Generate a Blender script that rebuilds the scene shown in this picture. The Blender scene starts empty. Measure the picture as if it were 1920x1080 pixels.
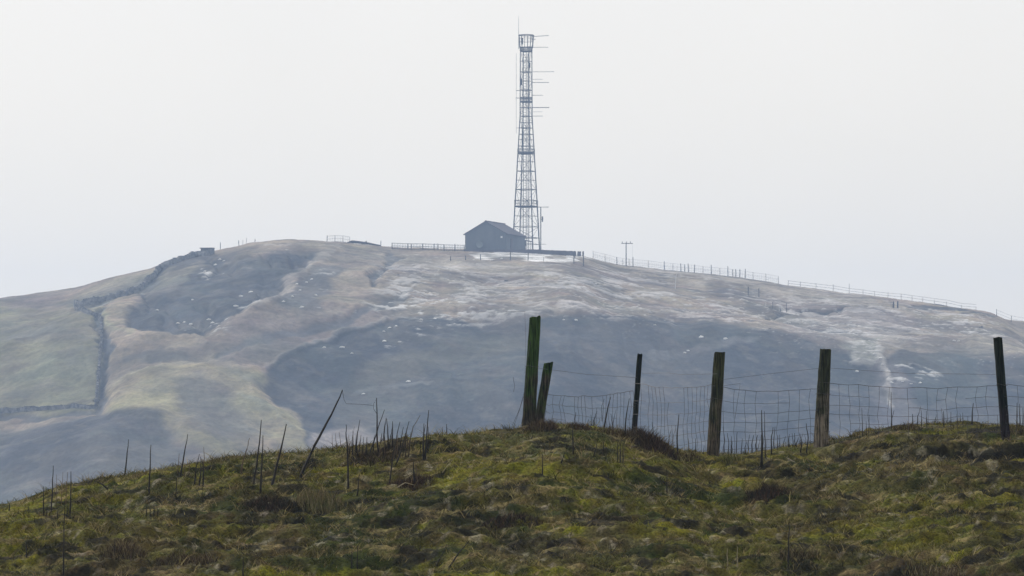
import bpy, math, random
import numpy as np

# ------------------------------------------------------------------ camera, sky, sun, exposure
SC = bpy.context.scene
COL = SC.collection
F = 9134.0                                   # focal length in photo pixels (1920 wide)
PITCH = math.atan(340.0 / F)
cam_data = bpy.data.cameras.new("camera")
cam_data.sensor_width = 36.0
cam_data.lens = 36.0 * F / 1920.0
cam_data.clip_start = 0.5
cam_data.clip_end = 20000.0
cam = bpy.data.objects.new("camera", cam_data)
cam.rotation_euler = (math.pi / 2 + PITCH, 0, 0)
COL.objects.link(cam)
SC.camera = cam

SUN_EL, SUN_AZ = 36.0, -42.0                 # azimuth from +Y (beyond the hill), negative = left
world = bpy.data.worlds.new("World")
SC.world = world
world.use_nodes = True
wn = world.node_tree
for n in list(wn.nodes):
    wn.nodes.remove(n)
w_out = wn.nodes.new("ShaderNodeOutputWorld")
w_bg = wn.nodes.new("ShaderNodeBackground")
w_sky = wn.nodes.new("ShaderNodeTexSky")
w_sky.sky_type = 'NISHITA'
w_sky.sun_disc = False
w_sky.sun_elevation = math.radians(SUN_EL)
w_sky.sun_rotation = math.radians(SUN_AZ)
w_sky.altitude = 300
w_sky.air_density = 1.0
w_sky.dust_density = 4.0
w_sky.ozone_density = 1.0
w_hsv = wn.nodes.new("ShaderNodeHueSaturation")
w_hsv.inputs["Saturation"].default_value = 0.35
w_mix = wn.nodes.new("ShaderNodeMixRGB")
w_mix.inputs["Fac"].default_value = 0.80
w_mix.inputs["Color2"].default_value = (11.4, 11.0, 9.9, 1)      # even overcast veil
w_bg.inputs["Strength"].default_value = 0.10
wn.links.new(w_sky.outputs[0], w_hsv.inputs["Color"])
w_tc = wn.nodes.new("ShaderNodeTexCoord"); w_sep = wn.nodes.new("ShaderNodeSeparateXYZ"); w_rp = wn.nodes.new("ShaderNodeValToRGB")
w_nz = wn.nodes.new("ShaderNodeTexNoise"); w_nz.inputs["Scale"].default_value = 9.0; w_nz.inputs["Detail"].default_value = 3
w_mr = wn.nodes.new("ShaderNodeMapRange"); w_mr.inputs["To Min"].default_value = 0.975; w_mr.inputs["To Max"].default_value = 1.025
w_mr.inputs["From Min"].default_value = 0.3; w_mr.inputs["From Max"].default_value = 0.7
w_sc = wn.nodes.new("ShaderNodeVectorMath"); w_sc.operation = 'SCALE'
w_e = w_rp.color_ramp.elements
w_e[0].position = 0.0; w_e[0].color = (13.7, 11.9, 8.9, 1)          # low veil over the horizon
w_e[1].position = 0.11; w_e[1].color = (11.55, 11.0, 10.1, 1)
wn.links.new(w_tc.outputs["Generated"], w_sep.inputs[0]); wn.links.new(w_sep.outputs["Z"], w_rp.inputs[0])
wn.links.new(w_tc.outputs["Generated"], w_nz.inputs["Vector"]); wn.links.new(w_nz.outputs["Fac"], w_mr.inputs["Value"])
wn.links.new(w_rp.outputs[0], w_sc.inputs[0]); wn.links.new(w_mr.outputs[0], w_sc.inputs["Scale"])
wn.links.new(w_sc.outputs[0], w_mix.inputs["Color2"])
wn.links.new(w_hsv.outputs[0], w_mix.inputs["Color1"])
wn.links.new(w_mix.outputs[0], w_bg.inputs["Color"])
wn.links.new(w_bg.outputs[0], w_out.inputs["Surface"])

sun_data = bpy.data.lights.new("sun", 'SUN')
sun_data.energy = 2.6
sun_data.angle = math.radians(3)
sun_data.color = (1.0, 0.96, 0.90)
sun = bpy.data.objects.new("sun", sun_data)
sun.rotation_euler = (math.radians(90 - SUN_EL), 0, math.radians(180 - SUN_AZ))
COL.objects.link(sun)

SC.view_settings.view_transform = 'Standard'
SC.view_settings.look = 'None'
SC.view_settings.exposure = 0.0
SC.view_settings.gamma = 1.0
SC.cycles.volume_bounces = 1
SC.cycles.max_bounces = 6
SC.cycles.use_denoising = True

rng = np.random.default_rng(7)
random.seed(7)

# ------------------------------------------------------------------ projection helpers
CP, SP = math.cos(PITCH), math.sin(PITCH)
def ray(u, v):
    cx, cy = (u - 960.0) / F, (540.0 - v) / F
    return np.array([cx, CP - cy * SP, SP + cy * CP])
def at(u, v, Y):
    d = ray(u, v)
    return d * (Y / d[1])
def project(x, y, z):
    dep = y * CP + z * SP
    up = -y * SP + z * CP
    return 960.0 + F * x / dep, 540.0 - F * up / dep
def z_at(v, Y):                              # height of the ray at photo row v, distance Y
    cy = (540.0 - v) / F
    return (SP + cy * CP) / (CP - cy * SP) * Y

# ------------------------------------------------------------------ numpy noise
def _hash(ix, iy, seed):
    h = (ix.astype(np.int64) * 374761393 + iy.astype(np.int64) * 668265263 + seed * 1442695041) & 0xffffffff
    h = ((h ^ (h >> 13)) * 1274126177) & 0xffffffff
    h = h ^ (h >> 16)
    return (h & 0xffffff) / float(0xffffff)
def vnoise(x, y, seed=0):
    x = np.asarray(x, float); y = np.asarray(y, float)
    ix, iy = np.floor(x), np.floor(y)
    fx, fy = x - ix, y - iy
    fx = fx * fx * fx * (fx * (fx * 6 - 15) + 10); fy = fy * fy * fy * (fy * (fy * 6 - 15) + 10)
    a = _hash(ix, iy, seed); b = _hash(ix + 1, iy, seed)
    c = _hash(ix, iy + 1, seed); d = _hash(ix + 1, iy + 1, seed)
    return (a * (1 - fx) + b * fx) * (1 - fy) + (c * (1 - fx) + d * fx) * fy
def fbm(x, y, seed=0, octv=4, gain=0.5):
    s = 0.0; a = 1.0; t = 0.0
    for k in range(octv):
        c, sn = math.cos(0.6 * k), math.sin(0.6 * k)
        s = s + a * vnoise((x * c - y * sn) * 2.03 ** k, (x * sn + y * c) * 2.03 ** k, seed + 17 * k)
        t += a; a *= gain
    return s / t
def sstep(a, b, x):
    t = np.clip((x - a) / (b - a), 0, 1)
    return t * t * (3 - 2 * t)
def seg_dist(U, V, pts):
    best = np.full(np.shape(U), 1e9)
    for (x0, y0), (x1, y1) in zip(pts[:-1], pts[1:]):
        dx, dy = x1 - x0, y1 - y0
        L2 = dx * dx + dy * dy + 1e-9
        t = np.clip(((U - x0) * dx + (V - y0) * dy) / L2, 0, 1)
        best = np.minimum(best, np.hypot(U - x0 - t * dx, V - y0 - t * dy))
    return best
def poly_sd(U, V, pts):                      # signed distance, positive inside
    pts = list(pts)
    ins = np.zeros(np.shape(U), bool)
    n = len(pts)
    for i in range(n):
        x0, y0 = pts[i]; x1, y1 = pts[(i + 1) % n]
        if y0 == y1: continue
        c = ((y0 > V) != (y1 > V)) & (U < (x1 - x0) * (V - y0) / (y1 - y0) + x0)
        ins ^= c
    d = seg_dist(U, V, pts + [pts[0]])
    return np.where(ins, d, -d)

# ------------------------------------------------------------------ materials
def new_mat(name):
    m = bpy.data.materials.new(name)
    m.use_nodes = True
    nt = m.node_tree
    b = nt.nodes.get("Principled BSDF")
    b.inputs["Specular IOR Level"].default_value = 0.2
    b.inputs["Roughness"].default_value = 0.9
    return m, nt, b
def noise_mat(name, c1, c2, scale, rough=0.85, stretch=(1, 1, 1), bump=0.0, metal=0.0, detail=6, c3=None, spec=0.2, bdist=0.01):
    m, nt, b = new_mat(name)
    tc = nt.nodes.new("ShaderNodeTexCoord")
    mp = nt.nodes.new("ShaderNodeMapping"); mp.inputs["Scale"].default_value = stretch
    nz = nt.nodes.new("ShaderNodeTexNoise"); nz.inputs["Scale"].default_value = scale; nz.inputs["Detail"].default_value = detail
    nz.inputs["Roughness"].default_value = 0.65
    rp = nt.nodes.new("ShaderNodeValToRGB")
    rp.color_ramp.elements[0].position = 0.35; rp.color_ramp.elements[0].color = (*c1, 1)
    rp.color_ramp.elements[1].position = 0.65; rp.color_ramp.elements[1].color = (*c2, 1)
    if c3:
        e = rp.color_ramp.elements.new(0.5); e.color = (*c3, 1)
    nt.links.new(tc.outputs["Object"], mp.inputs["Vector"]); nt.links.new(mp.outputs[0], nz.inputs["Vector"])
    nt.links.new(nz.outputs["Fac"], rp.inputs[0]); nt.links.new(rp.outputs[0], b.inputs["Base Color"])
    b.inputs["Roughness"].default_value = rough; b.inputs["Metallic"].default_value = metal
    b.inputs["Specular IOR Level"].default_value = spec
    if bump:
        bp = nt.nodes.new("ShaderNodeBump"); bp.inputs["Strength"].default_value = bump; bp.inputs["Distance"].default_value = bdist
        nt.links.new(nz.outputs["Fac"], bp.inputs["Height"]); nt.links.new(bp.outputs[0], b.inputs["Normal"])
    return m
def attr_mat(name, scale1, scale2, amount, bump, bdist, stretch=(1, 1, 1)):
    """surface colour from the mesh's own colour attribute, broken up by fine noise"""
    m, nt, b = new_mat(name)
    at_ = nt.nodes.new("ShaderNodeAttribute"); at_.attribute_name = "tint"
    tc = nt.nodes.new("ShaderNodeTexCoord")
    mp = nt.nodes.new("ShaderNodeMapping"); mp.inputs["Scale"].default_value = stretch
    n1 = nt.nodes.new("ShaderNodeTexNoise"); n1.inputs["Scale"].default_value = scale1; n1.inputs["Detail"].default_value = 8
    n1.inputs["Roughness"].default_value = 0.7
    n2 = nt.nodes.new("ShaderNodeTexNoise"); n2.inputs["Scale"].default_value = scale2; n2.inputs["Detail"].default_value = 6
    mr = nt.nodes.new("ShaderNodeMapRange")
    mr.inputs["From Min"].default_value = 0.3; mr.inputs["From Max"].default_value = 0.7
    mr.inputs["To Min"].default_value = 1 - amount; mr.inputs["To Max"].default_value = 1 + amount
    mx = nt.nodes.new("ShaderNodeVectorMath"); mx.operation = 'SCALE'
    hs = nt.nodes.new("ShaderNodeHueSaturation")
    mh = nt.nodes.new("ShaderNodeMapRange")
    mh.inputs["From Min"].default_value = 0.3; mh.inputs["From Max"].default_value = 0.7
    mh.inputs["To Min"].default_value = 0.475; mh.inputs["To Max"].default_value = 0.525
    for n in (n1, n2):
        nt.links.new(mp.outputs[0], n.inputs["Vector"])
    nt.links.new(tc.outputs["Object"], mp.inputs["Vector"])
    nt.links.new(n1.outputs["Fac"], mr.inputs["Value"])
    nt.links.new(at_.outputs["Color"], mx.inputs[0]); nt.links.new(mr.outputs[0], mx.inputs["Scale"])
    nt.links.new(n2.outputs["Fac"], mh.inputs["Value"]); nt.links.new(mh.outputs[0], hs.inputs["Hue"])
    nt.links.new(mx.outputs[0], hs.inputs["Color"]); nt.links.new(hs.outputs[0], b.inputs["Base Color"])
    b.inputs["Roughness"].default_value = 0.95; b.inputs["Specular IOR Level"].default_value = 0.1
    bp = nt.nodes.new("ShaderNodeBump"); bp.inputs["Strength"].default_value = bump; bp.inputs["Distance"].default_value = bdist
    nt.links.new(n1.outputs["Fac"], bp.inputs["Height"]); nt.links.new(bp.outputs[0], b.inputs["Normal"])
    return m

M = {}
M["hill"] = attr_mat("hill turf", 1.1, 0.12, 0.32, 0.25, 0.25)
M["ground"] = attr_mat("moorland turf", 34.0, 5.0, 0.85, 1.0, 0.03)
M["grass"] = attr_mat("grass blades", 30.0, 3.0, 0.25, 0.0, 0.01)
M["valley"] = noise_mat("valley pasture", (0.06, 0.075, 0.04), (0.13, 0.12, 0.08), 0.01, 0.95)
M["steel"] = noise_mat("galvanised steel", (0.04, 0.045, 0.055), (0.07, 0.075, 0.085), 0.8, 0.6, metal=0.3)
M["steel_pale"] = noise_mat("pale aerial tube", (0.12, 0.12, 0.14), (0.20, 0.21, 0.23), 0.8, 0.5)
M["slate"] = noise_mat("roof sheeting", (0.085, 0.085, 0.105), (0.115, 0.11, 0.135), 0.9, 0.8, bump=0.2)
M["render"] = noise_mat("dark building cladding", (0.105, 0.122, 0.145), (0.135, 0.152, 0.175), 0.6, 0.9, stretch=(1, 1, .3), bump=0.1)
M["pale"] = noise_mat("weathered white panel", (0.45, 0.46, 0.46), (0.7, 0.7, 0.7), 1.5, 0.6)
M["glass"] = noise_mat("window glass", (0.25, 0.28, 0.3), (0.4, 0.43, 0.46), 1.0, 0.15, spec=0.6)
M["stone_dark"] = noise_mat("dark dry stone", (0.06, 0.066, 0.075), (0.24, 0.24, 0.245), 1.4, 0.95, bump=0.8, bdist=0.1)
M["stone_pale"] = noise_mat("pale limestone", (0.5, 0.51, 0.52), (0.82, 0.82, 0.80), 1.2, 0.9, bump=0.5, bdist=0.05)
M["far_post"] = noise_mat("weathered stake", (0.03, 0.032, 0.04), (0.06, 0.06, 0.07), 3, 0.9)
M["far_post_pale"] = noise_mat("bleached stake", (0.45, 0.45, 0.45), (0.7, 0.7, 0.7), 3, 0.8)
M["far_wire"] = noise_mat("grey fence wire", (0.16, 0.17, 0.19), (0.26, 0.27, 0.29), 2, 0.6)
M["wire"] = noise_mat("rusted netting wire", (0.035, 0.035, 0.045), (0.08, 0.07, 0.075), 30, 0.6, metal=0.4)
M["stem"] = noise_mat("dead dark stem", (0.012, 0.011, 0.010), (0.035, 0.030, 0.025), 18, 0.85)
M["stem_brown"] = noise_mat("brown dead stem", (0.06, 0.042, 0.028), (0.13, 0.095, 0.06), 18, 0.85)
M["stem_straw"] = noise_mat("straw coloured stem", (0.20, 0.17, 0.11), (0.36, 0.31, 0.20), 18, 0.85)

def wood_mat(name, green, brown, dark):
    m, nt, b = new_mat(name)
    tc = nt.nodes.new("ShaderNodeTexCoord")
    mp = nt.nodes.new("ShaderNodeMapping"); mp.inputs["Scale"].default_value = (1, 1, 0.06)
    g = nt.nodes.new("ShaderNodeTexNoise"); g.inputs["Scale"].default_value = 55; g.inputs["Detail"].default_value = 8; g.inputs["Roughness"].default_value = 0.7
    p = nt.nodes.new("ShaderNodeTexNoise"); p.inputs["Scale"].default_value = 5; p.inputs["Detail"].default_value = 6
    sp = nt.nodes.new("ShaderNodeSeparateXYZ")
    ad = nt.nodes.new("ShaderNodeMath"); ad.operation = 'MULTIPLY_ADD'; ad.inputs[1].default_value = 0.42; ad.inputs[2].default_value = -0.30
    ad2 = nt.nodes.new("ShaderNodeMath"); ad2.operation = 'ADD'
    r1 = nt.nodes.new("ShaderNodeValToRGB")
    r1.color_ramp.elements[0].position = 0.40; r1.color_ramp.elements[0].color = (*brown, 1)
    r1.color_ramp.elements[1].position = 0.60; r1.color_ramp.elements[1].color = (*green, 1)
    r2 = nt.nodes.new("ShaderNodeValToRGB")
    r2.color_ramp.elements[0].position = 0.42; r2.color_ramp.elements[0].color = (0.15, 0.15, 0.15, 1)
    r2.color_ramp.elements[1].position = 0.66; r2.color_ramp.elements[1].color = (1.5, 1.5, 1.5, 1)
    mx = nt.nodes.new("ShaderNodeMixRGB"); mx.blend_type = 'MULTIPLY'; mx.inputs[0].default_value = 1.0
    nt.links.new(tc.outputs["Object"], mp.inputs[0]); nt.links.new(mp.outputs[0], g.inputs["Vector"])
    nt.links.new(tc.outputs["Object"], p.inputs["Vector"]); nt.links.new(tc.outputs["Object"], sp.inputs[0])
    nt.links.new(sp.outputs["Z"], ad.inputs[0]); nt.links.new(ad.outputs[0], ad2.inputs[0]); nt.links.new(p.outputs["Fac"], ad2.inputs[1])
    nt.links.new(ad2.outputs[0], r1.inputs[0]); nt.links.new(g.outputs["Fac"], r2.inputs[0])
    nt.links.new(r1.outputs[0], mx.inputs[1]); nt.links.new(r2.outputs[0], mx.inputs[2])
    nt.links.new(mx.outputs[0], b.inputs["Base Color"])
    bp = nt.nodes.new("ShaderNodeBump"); bp.inputs["Strength"].default_value = 0.9; bp.inputs["Distance"].default_value = 0.008
    nt.links.new(g.outputs["Fac"], bp.inputs["Height"]); nt.links.new(bp.outputs[0], b.inputs["Normal"])
    b.inputs["Roughness"].default_value = 0.95; b.inputs["Specular IOR Level"].default_value = 0.08
    return m
M["wood_green"] = wood_mat("algae covered post", (0.035, 0.070, 0.015), (0.065, 0.057, 0.040), 0)
M["wood_brown"] = wood_mat("weathered brown post", (0.042, 0.048, 0.022), (0.105, 0.088, 0.066), 0)
M["wood_silver"] = wood_mat("silvered post", (0.036, 0.042, 0.020), (0.19, 0.165, 0.13), 0)
M["wood_dark"] = wood_mat("dark wet post", (0.014, 0.020, 0.012), (0.028, 0.022, 0.028), 0)

# ------------------------------------------------------------------ object helpers
def link_mesh(name, verts, faces, mat, parent=None, smooth=False, loc=None):
    me = bpy.data.meshes.new(name)
    me.from_pydata([tuple(map(float, p)) for p in verts], [], faces)
    me.materials.append(mat)
    if smooth:
        me.polygons.foreach_set("use_smooth", [True] * len(me.polygons))
    me.update()
    o = bpy.data.objects.new(name, me)
    if loc is not None: o.location = loc
    COL.objects.link(o)
    if parent: o.parent = parent
    return o
def tag(o, label=None, cat=None, group=None, kind=None):
    if label: o["label"] = label
    if cat: o["category"] = cat
    if group: o["group"] = group
    if kind: o["kind"] = kind
    return o
def empty(name, loc, label, cat, group=None, rz=0):
    o = bpy.data.objects.new(name, None)
    o.location = tuple(map(float, loc)); o.rotation_euler = (0, 0, rz)
    o.empty_display_size = 0.3
    COL.objects.link(o)
    return tag(o, label, cat, group)

class MB:
    def __init__(self): self.v = []; self.f = []
    def box(self, c, s, rz=0.0):
        cx, cy, cz = c; sx, sy, sz = s[0] / 2, s[1] / 2, s[2] / 2
        ca, sa = math.cos(rz), math.sin(rz); b = len(self.v)
        for dz in (-sz, sz):
            for dx, dy in ((-sx, -sy), (sx, -sy), (sx, sy), (-sx, sy)):
                self.v.append((cx + dx * ca - dy * sa, cy + dx * sa + dy * ca, cz + dz))
        self.f += [(b, b + 3, b + 2, b + 1), (b + 4, b + 5, b + 6, b + 7)]
        for i in range(4):
            j = (i + 1) % 4
            self.f.append((b + i, b + j, b + 4 + j, b + 4 + i))
        return self
    def tube(self, pts, r, n=5):
        pts = [np.array(p, float) for p in pts]
        rs = r if hasattr(r, "__len__") else [r] * len(pts)
        b0 = len(self.v)
        for i, p in enumerate(pts):
            t = pts[min(i + 1, len(pts) - 1)] - pts[max(i - 1, 0)]
            t = t / (np.linalg.norm(t) + 1e-9)
            ref = np.array([0, 0, 1.0]) if abs(t[2]) < 0.9 else np.array([1.0, 0, 0])
            a = np.cross(t, ref); a /= np.linalg.norm(a); c = np.cross(t, a)
            for k in range(n):
                an = 2 * math.pi * k / n
                self.v.append(tuple(p + rs[i] * (a * math.cos(an) + c * math.sin(an))))
        for i in range(len(pts) - 1):
            for k in range(n):
                k2 = (k + 1) % n
                self.f.append((b0 + i * n + k, b0 + (i + 1) * n + k, b0 + (i + 1) * n + k2, b0 + i * n + k2))
        self.f.append(tuple(b0 + k for k in range(n)))
        self.f.append(tuple(b0 + (len(pts) - 1) * n + k for k in reversed(range(n))))
        return self
    def build(self, name, mat, parent=None, loc=None, smooth=False):
        return link_mesh(name, self.v, self.f, mat, parent, smooth, loc)

def grid_mesh(name, xs, ys, Z, C, mat):
    nx, ny = len(xs), len(ys)
    X, Y = np.meshgrid(xs, ys)
    co = np.stack([X, Y, Z], -1).reshape(-1, 3).astype(np.float32)
    idx = np.arange(nx * ny).reshape(ny, nx)
    q = np.stack([idx[:-1, :-1], idx[:-1, 1:], idx[1:, 1:], idx[1:, :-1]], -1).reshape(-1, 4)
    me = bpy.data.meshes.new(name)
    me.vertices.add(len(co)); me.vertices.foreach_set("co", co.ravel())
    me.loops.add(q.size); me.loops.foreach_set("vertex_index", q.ravel().astype(np.int32))
    me.polygons.add(len(q)); me.polygons.foreach_set("loop_start", (np.arange(len(q)) * 4).astype(np.int32))
    me.polygons.foreach_set("use_smooth", np.ones(len(q), bool))
    me.update(calc_edges=True)
    a = me.color_attributes.new("tint", 'FLOAT_COLOR', 'POINT')
    cc = np.concatenate([C.reshape(-1, 3), np.ones((len(co), 1))], 1).astype(np.float32)
    a.data.foreach_set("color", cc.ravel())
    me.materials.append(mat)
    o = bpy.data.objects.new(name, me); COL.objects.link(o)
    return o
def spaced(lo, hi, step, out_lo, out_hi, grow=1.18):
    core = list(np.arange(lo, hi + step / 2, step))
    s = step; a = []; x = core[0]
    while x > out_lo:
        s *= grow; x = max(x - s, out_lo); a.append(x)
    s = step; b = []; x = core[-1]
    while x < out_hi:
        s *= grow; x = min(x + s, out_hi); b.append(x)
    return np.array(a[::-1] + core + b)
class Field:
    def __init__(self, xs, ys, Z): self.xs, self.ys, self.Z = xs, ys, Z
    def __call__(self, x, y):
        x = np.asarray(x, float); y = np.asarray(y, float)
        i = np.clip(np.searchsorted(self.xs, x) - 1, 0, len(self.xs) - 2)
        j = np.clip(np.searchsorted(self.ys, y) - 1, 0, len(self.ys) - 2)
        fx = np.clip((x - self.xs[i]) / (self.xs[i + 1] - self.xs[i]), 0, 1)
        fy = np.clip((y - self.ys[j]) / (self.ys[j + 1] - self.ys[j]), 0, 1)
        Z = self.Z
        return (Z[j, i] * (1 - fx) + Z[j, i + 1] * fx) * (1 - fy) + (Z[j + 1, i] * (1 - fx) + Z[j + 1, i + 1] * fx) * fy
    def hit(self, u, v, y0, y1, n=1500):
        """where the sight line through photo pixel (u, v) first meets this terrain; else its closest approach"""
        d = ray(u, v); Y = np.linspace(y0, y1, n)
        P = d[None, :] * (Y / d[1])[:, None]
        g = P[:, 2] - self(P[:, 0], P[:, 1])
        k = np.where(g <= 0)[0]
        k = k[0] if len(k) else int(np.argmin(g))
        return np.array([P[k, 0], P[k, 1], float(self(P[k, 0], P[k, 1]))])
def curve(pts):
    xs, ys = zip(*pts)
    return lambda q: np.interp(q, xs, ys)

# ================================================================== THE SETTING
# ---- far hill
crest_v = curve([(-1500, 1050), (-600, 700), (-200, 592), (0, 560), (60, 551), (150, 538), (220, 517), (290, 503), (340, 486), (400, 474), (440, 467), (480, 456), (520, 452),
                 (560, 451), (640, 456), (700, 460), (760, 465), (870, 467), (1000, 468), (1060, 471), (1094, 480), (1130, 490), (1159, 496), (1255, 507), (1325, 513),
                 (1404, 523), (1473, 535), (1561, 547), (1640, 556), (1692, 563), (1762, 573), (1830, 581), (1870, 598), (1920, 603), (2100, 630), (2600, 760), (3500, 1050)])
YC = 1030.0
def smooth_curve(u):
    return (crest_v(u - 9) + crest_v(u - 4) + crest_v(u) + crest_v(u + 4) + crest_v(u + 9)) / 5
def hill_base(X, Y):
    U = 960 + F * X / YC
    zc = z_at(smooth_curve(U), YC)
    t = YC - Y
    left = 1 - sstep(330, 620, U)            # the left flank falls away less steeply
    a = 0.054 * np.clip(t, 0, 27)
    b = 0.165 * np.clip(t - 27, 0, 80)
    c = (0.43 - 0.10 * left) * np.clip(t - 107, 0, 400)
    front = a + b + c
    back = np.where(t < 0, 0.0006 * t * t + 0.02 * -t, 0)
    return zc - np.where(t > 0, front, back)
# features: strokes / patches given where the sight line meets the smooth slope
GRASS = (0.275, 0.235, 0.185); FIELD = (0.165, 0.160, 0.100); HEATH_SHADE = (0.032, 0.040, 0.050); OLIVE = (0.27, 0.240, 0.150)  # darkest tone: heather with the shade of the steep faces painted in
SLATE = (0.075, 0.085, 0.098); PALE = (0.34, 0.31, 0.28); WHITE = (0.55, 0.55, 0.55); MAUVE = (0.17, 0.145, 0.135); BROWNISH = (0.21, 0.165, 0.14)
patches = [
    # (points, softness px, colour, alpha, relief m)
    ([(-400, 560), (140, 572), (192, 592), (182, 765), (-400, 775)], 7, FIELD, 0.85, 0),
    ([(20, 700), (60, 660), (160, 665), (165, 745), (20, 755)], 25, (0.17, 0.175, 0.115), 0.6, 0),
    ([(-10, 610), (100, 600), (170, 625), (90, 650), (-10, 640)], 20, SLATE, 0.45, 0),
    ([(120, 560), (290, 508), (400, 490), (380, 520), (300, 540), (180, 580)], 12, (0.15, 0.155, 0.12), 0.8, 0),
    ([(190, 590), (300, 545), (370, 530), (430, 560), (420, 640), (300, 690), (205, 700)], 16, (0.22, 0.185, 0.14), 0.9, 0),
    ([(235, 590), (270, 553), (330, 540), (352, 505), (385, 486), (450, 482), (590, 476), (600, 488), (548, 524), (480, 566), (455, 582), (420, 602), (385, 622), (330, 620), (262, 612)], 8, HEATH_SHADE, 0.92, -1.0),  # quarry face, its shade painted into the heather colour
    ([(300, 540), (352, 520), (372, 560), (340, 612), (300, 606)], 14, SLATE, 0.6, 0),
    ([(510, 560), (530, 535), (590, 510), (640, 505), (620, 545), (580, 575), (520, 578)], 9, SLATE, 0.75, 0),
    ([(420, 600), (500, 585), (620, 570), (760, 560), (740, 590), (640, 610), (560, 655), (470, 690), (410, 680)], 18, MAUVE, 0.85, 0),
    ([(200, 730), (250, 700), (300, 683), (380, 690), (470, 705), (490, 720), (505, 765), (560, 815), (600, 850), (590, 900), (380, 900), (330, 830), (210, 790)], 12, OLIVE, 0.9, 1.5),
    ([(320, 730), (370, 712), (430, 740), (440, 790), (500, 850), (420, 860), (340, 800)], 18, SLATE, 0.65, -0.8),  # grey shading of the dip, painted in
    ([(-700, 840), (80, 792), (130, 782), (200, 776), (270, 786), (300, 800), (325, 840), (345, 880), (300, 930), (-2400, 1300), (-2400, 1000)], 9, HEATH_SHADE, 0.85, 0),
    ([(130, 870), (240, 850), (330, 850), (350, 900), (200, 920)], 25, (0.12, 0.115, 0.10), 0.8, 0),
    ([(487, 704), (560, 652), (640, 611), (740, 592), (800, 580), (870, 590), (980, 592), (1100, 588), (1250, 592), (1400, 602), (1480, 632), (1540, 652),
      (1600, 665), (1650, 700), (1700, 655), (1780, 668), (1860, 672), (3000, 820), (3000, 1200), (600, 950), (560, 800), (510, 762), (497, 740)], 6, HEATH_SHADE, 0.93, 0),  # steep front face, shaded side painted as dark heather
    ([(610, 740), (690, 690), (760, 655), (860, 622), (990, 600), (1010, 640), (900, 672), (800, 700), (720, 745)], 16, (0.115, 0.112, 0.088), 0.7, 0),
    ([(630, 760), (860, 720), (1000, 690), (1000, 730), (860, 770), (640, 800)], 24, (0.085, 0.095, 0.088), 0.6, 0),
    ([(1020, 610), (1200, 600), (1330, 640), (1330, 700), (1180, 680), (1040, 660)], 25, (0.09, 0.09, 0.09), 0.5, 0),
    ([(585, 832), (640, 812), (690, 808), (745, 832), (760, 880), (580, 880)], 8, (0.30, 0.27, 0.26), 0.85, 0),
    ([(1440, 590), (1560, 585), (1700, 600), (1690, 650), (1600, 655), (1500, 630)], 14, (0.30, 0.28, 0.27), 0.8, 0),
    ([(1590, 655), (1640, 640), (1668, 680), (1640, 700), (1608, 690)], 6, (0.22, 0.23, 0.20), 0.8, 0),
    ([(1640, 700), (1690, 690), (1720, 770), (1760, 830), (1640, 830)], 14, (0.14, 0.135, 0.15), 0.7, 0),
    ([(1716, 665), (1800, 655), (1850, 680), (1850, 760), (1720, 770)], 14, (0.075, 0.090, 0.088), 0.8, 0),
    ([(1790, 640), (1870, 630), (2200, 640), (2200, 700), (1900, 690), (1820, 670)], 12, (0.30, 0.27, 0.23), 0.8, 0),
    ([(640, 480), (760, 470), (900, 485), (960, 515), (800, 520), (700, 505)], 14, (0.29, 0.265, 0.225), 0.8, 0),
    ([(880, 473), (960, 471), (1094, 479), (1110, 487), (940, 489), (890, 483)], 2, (0.80, 0.80, 0.80), 1.0, 0),
    ([(1110, 486), (1300, 502), (1640, 553), (1640, 575), (1300, 520), (1110, 495)], 6, (0.33, 0.31, 0.28), 0.6, 0),
]
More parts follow.
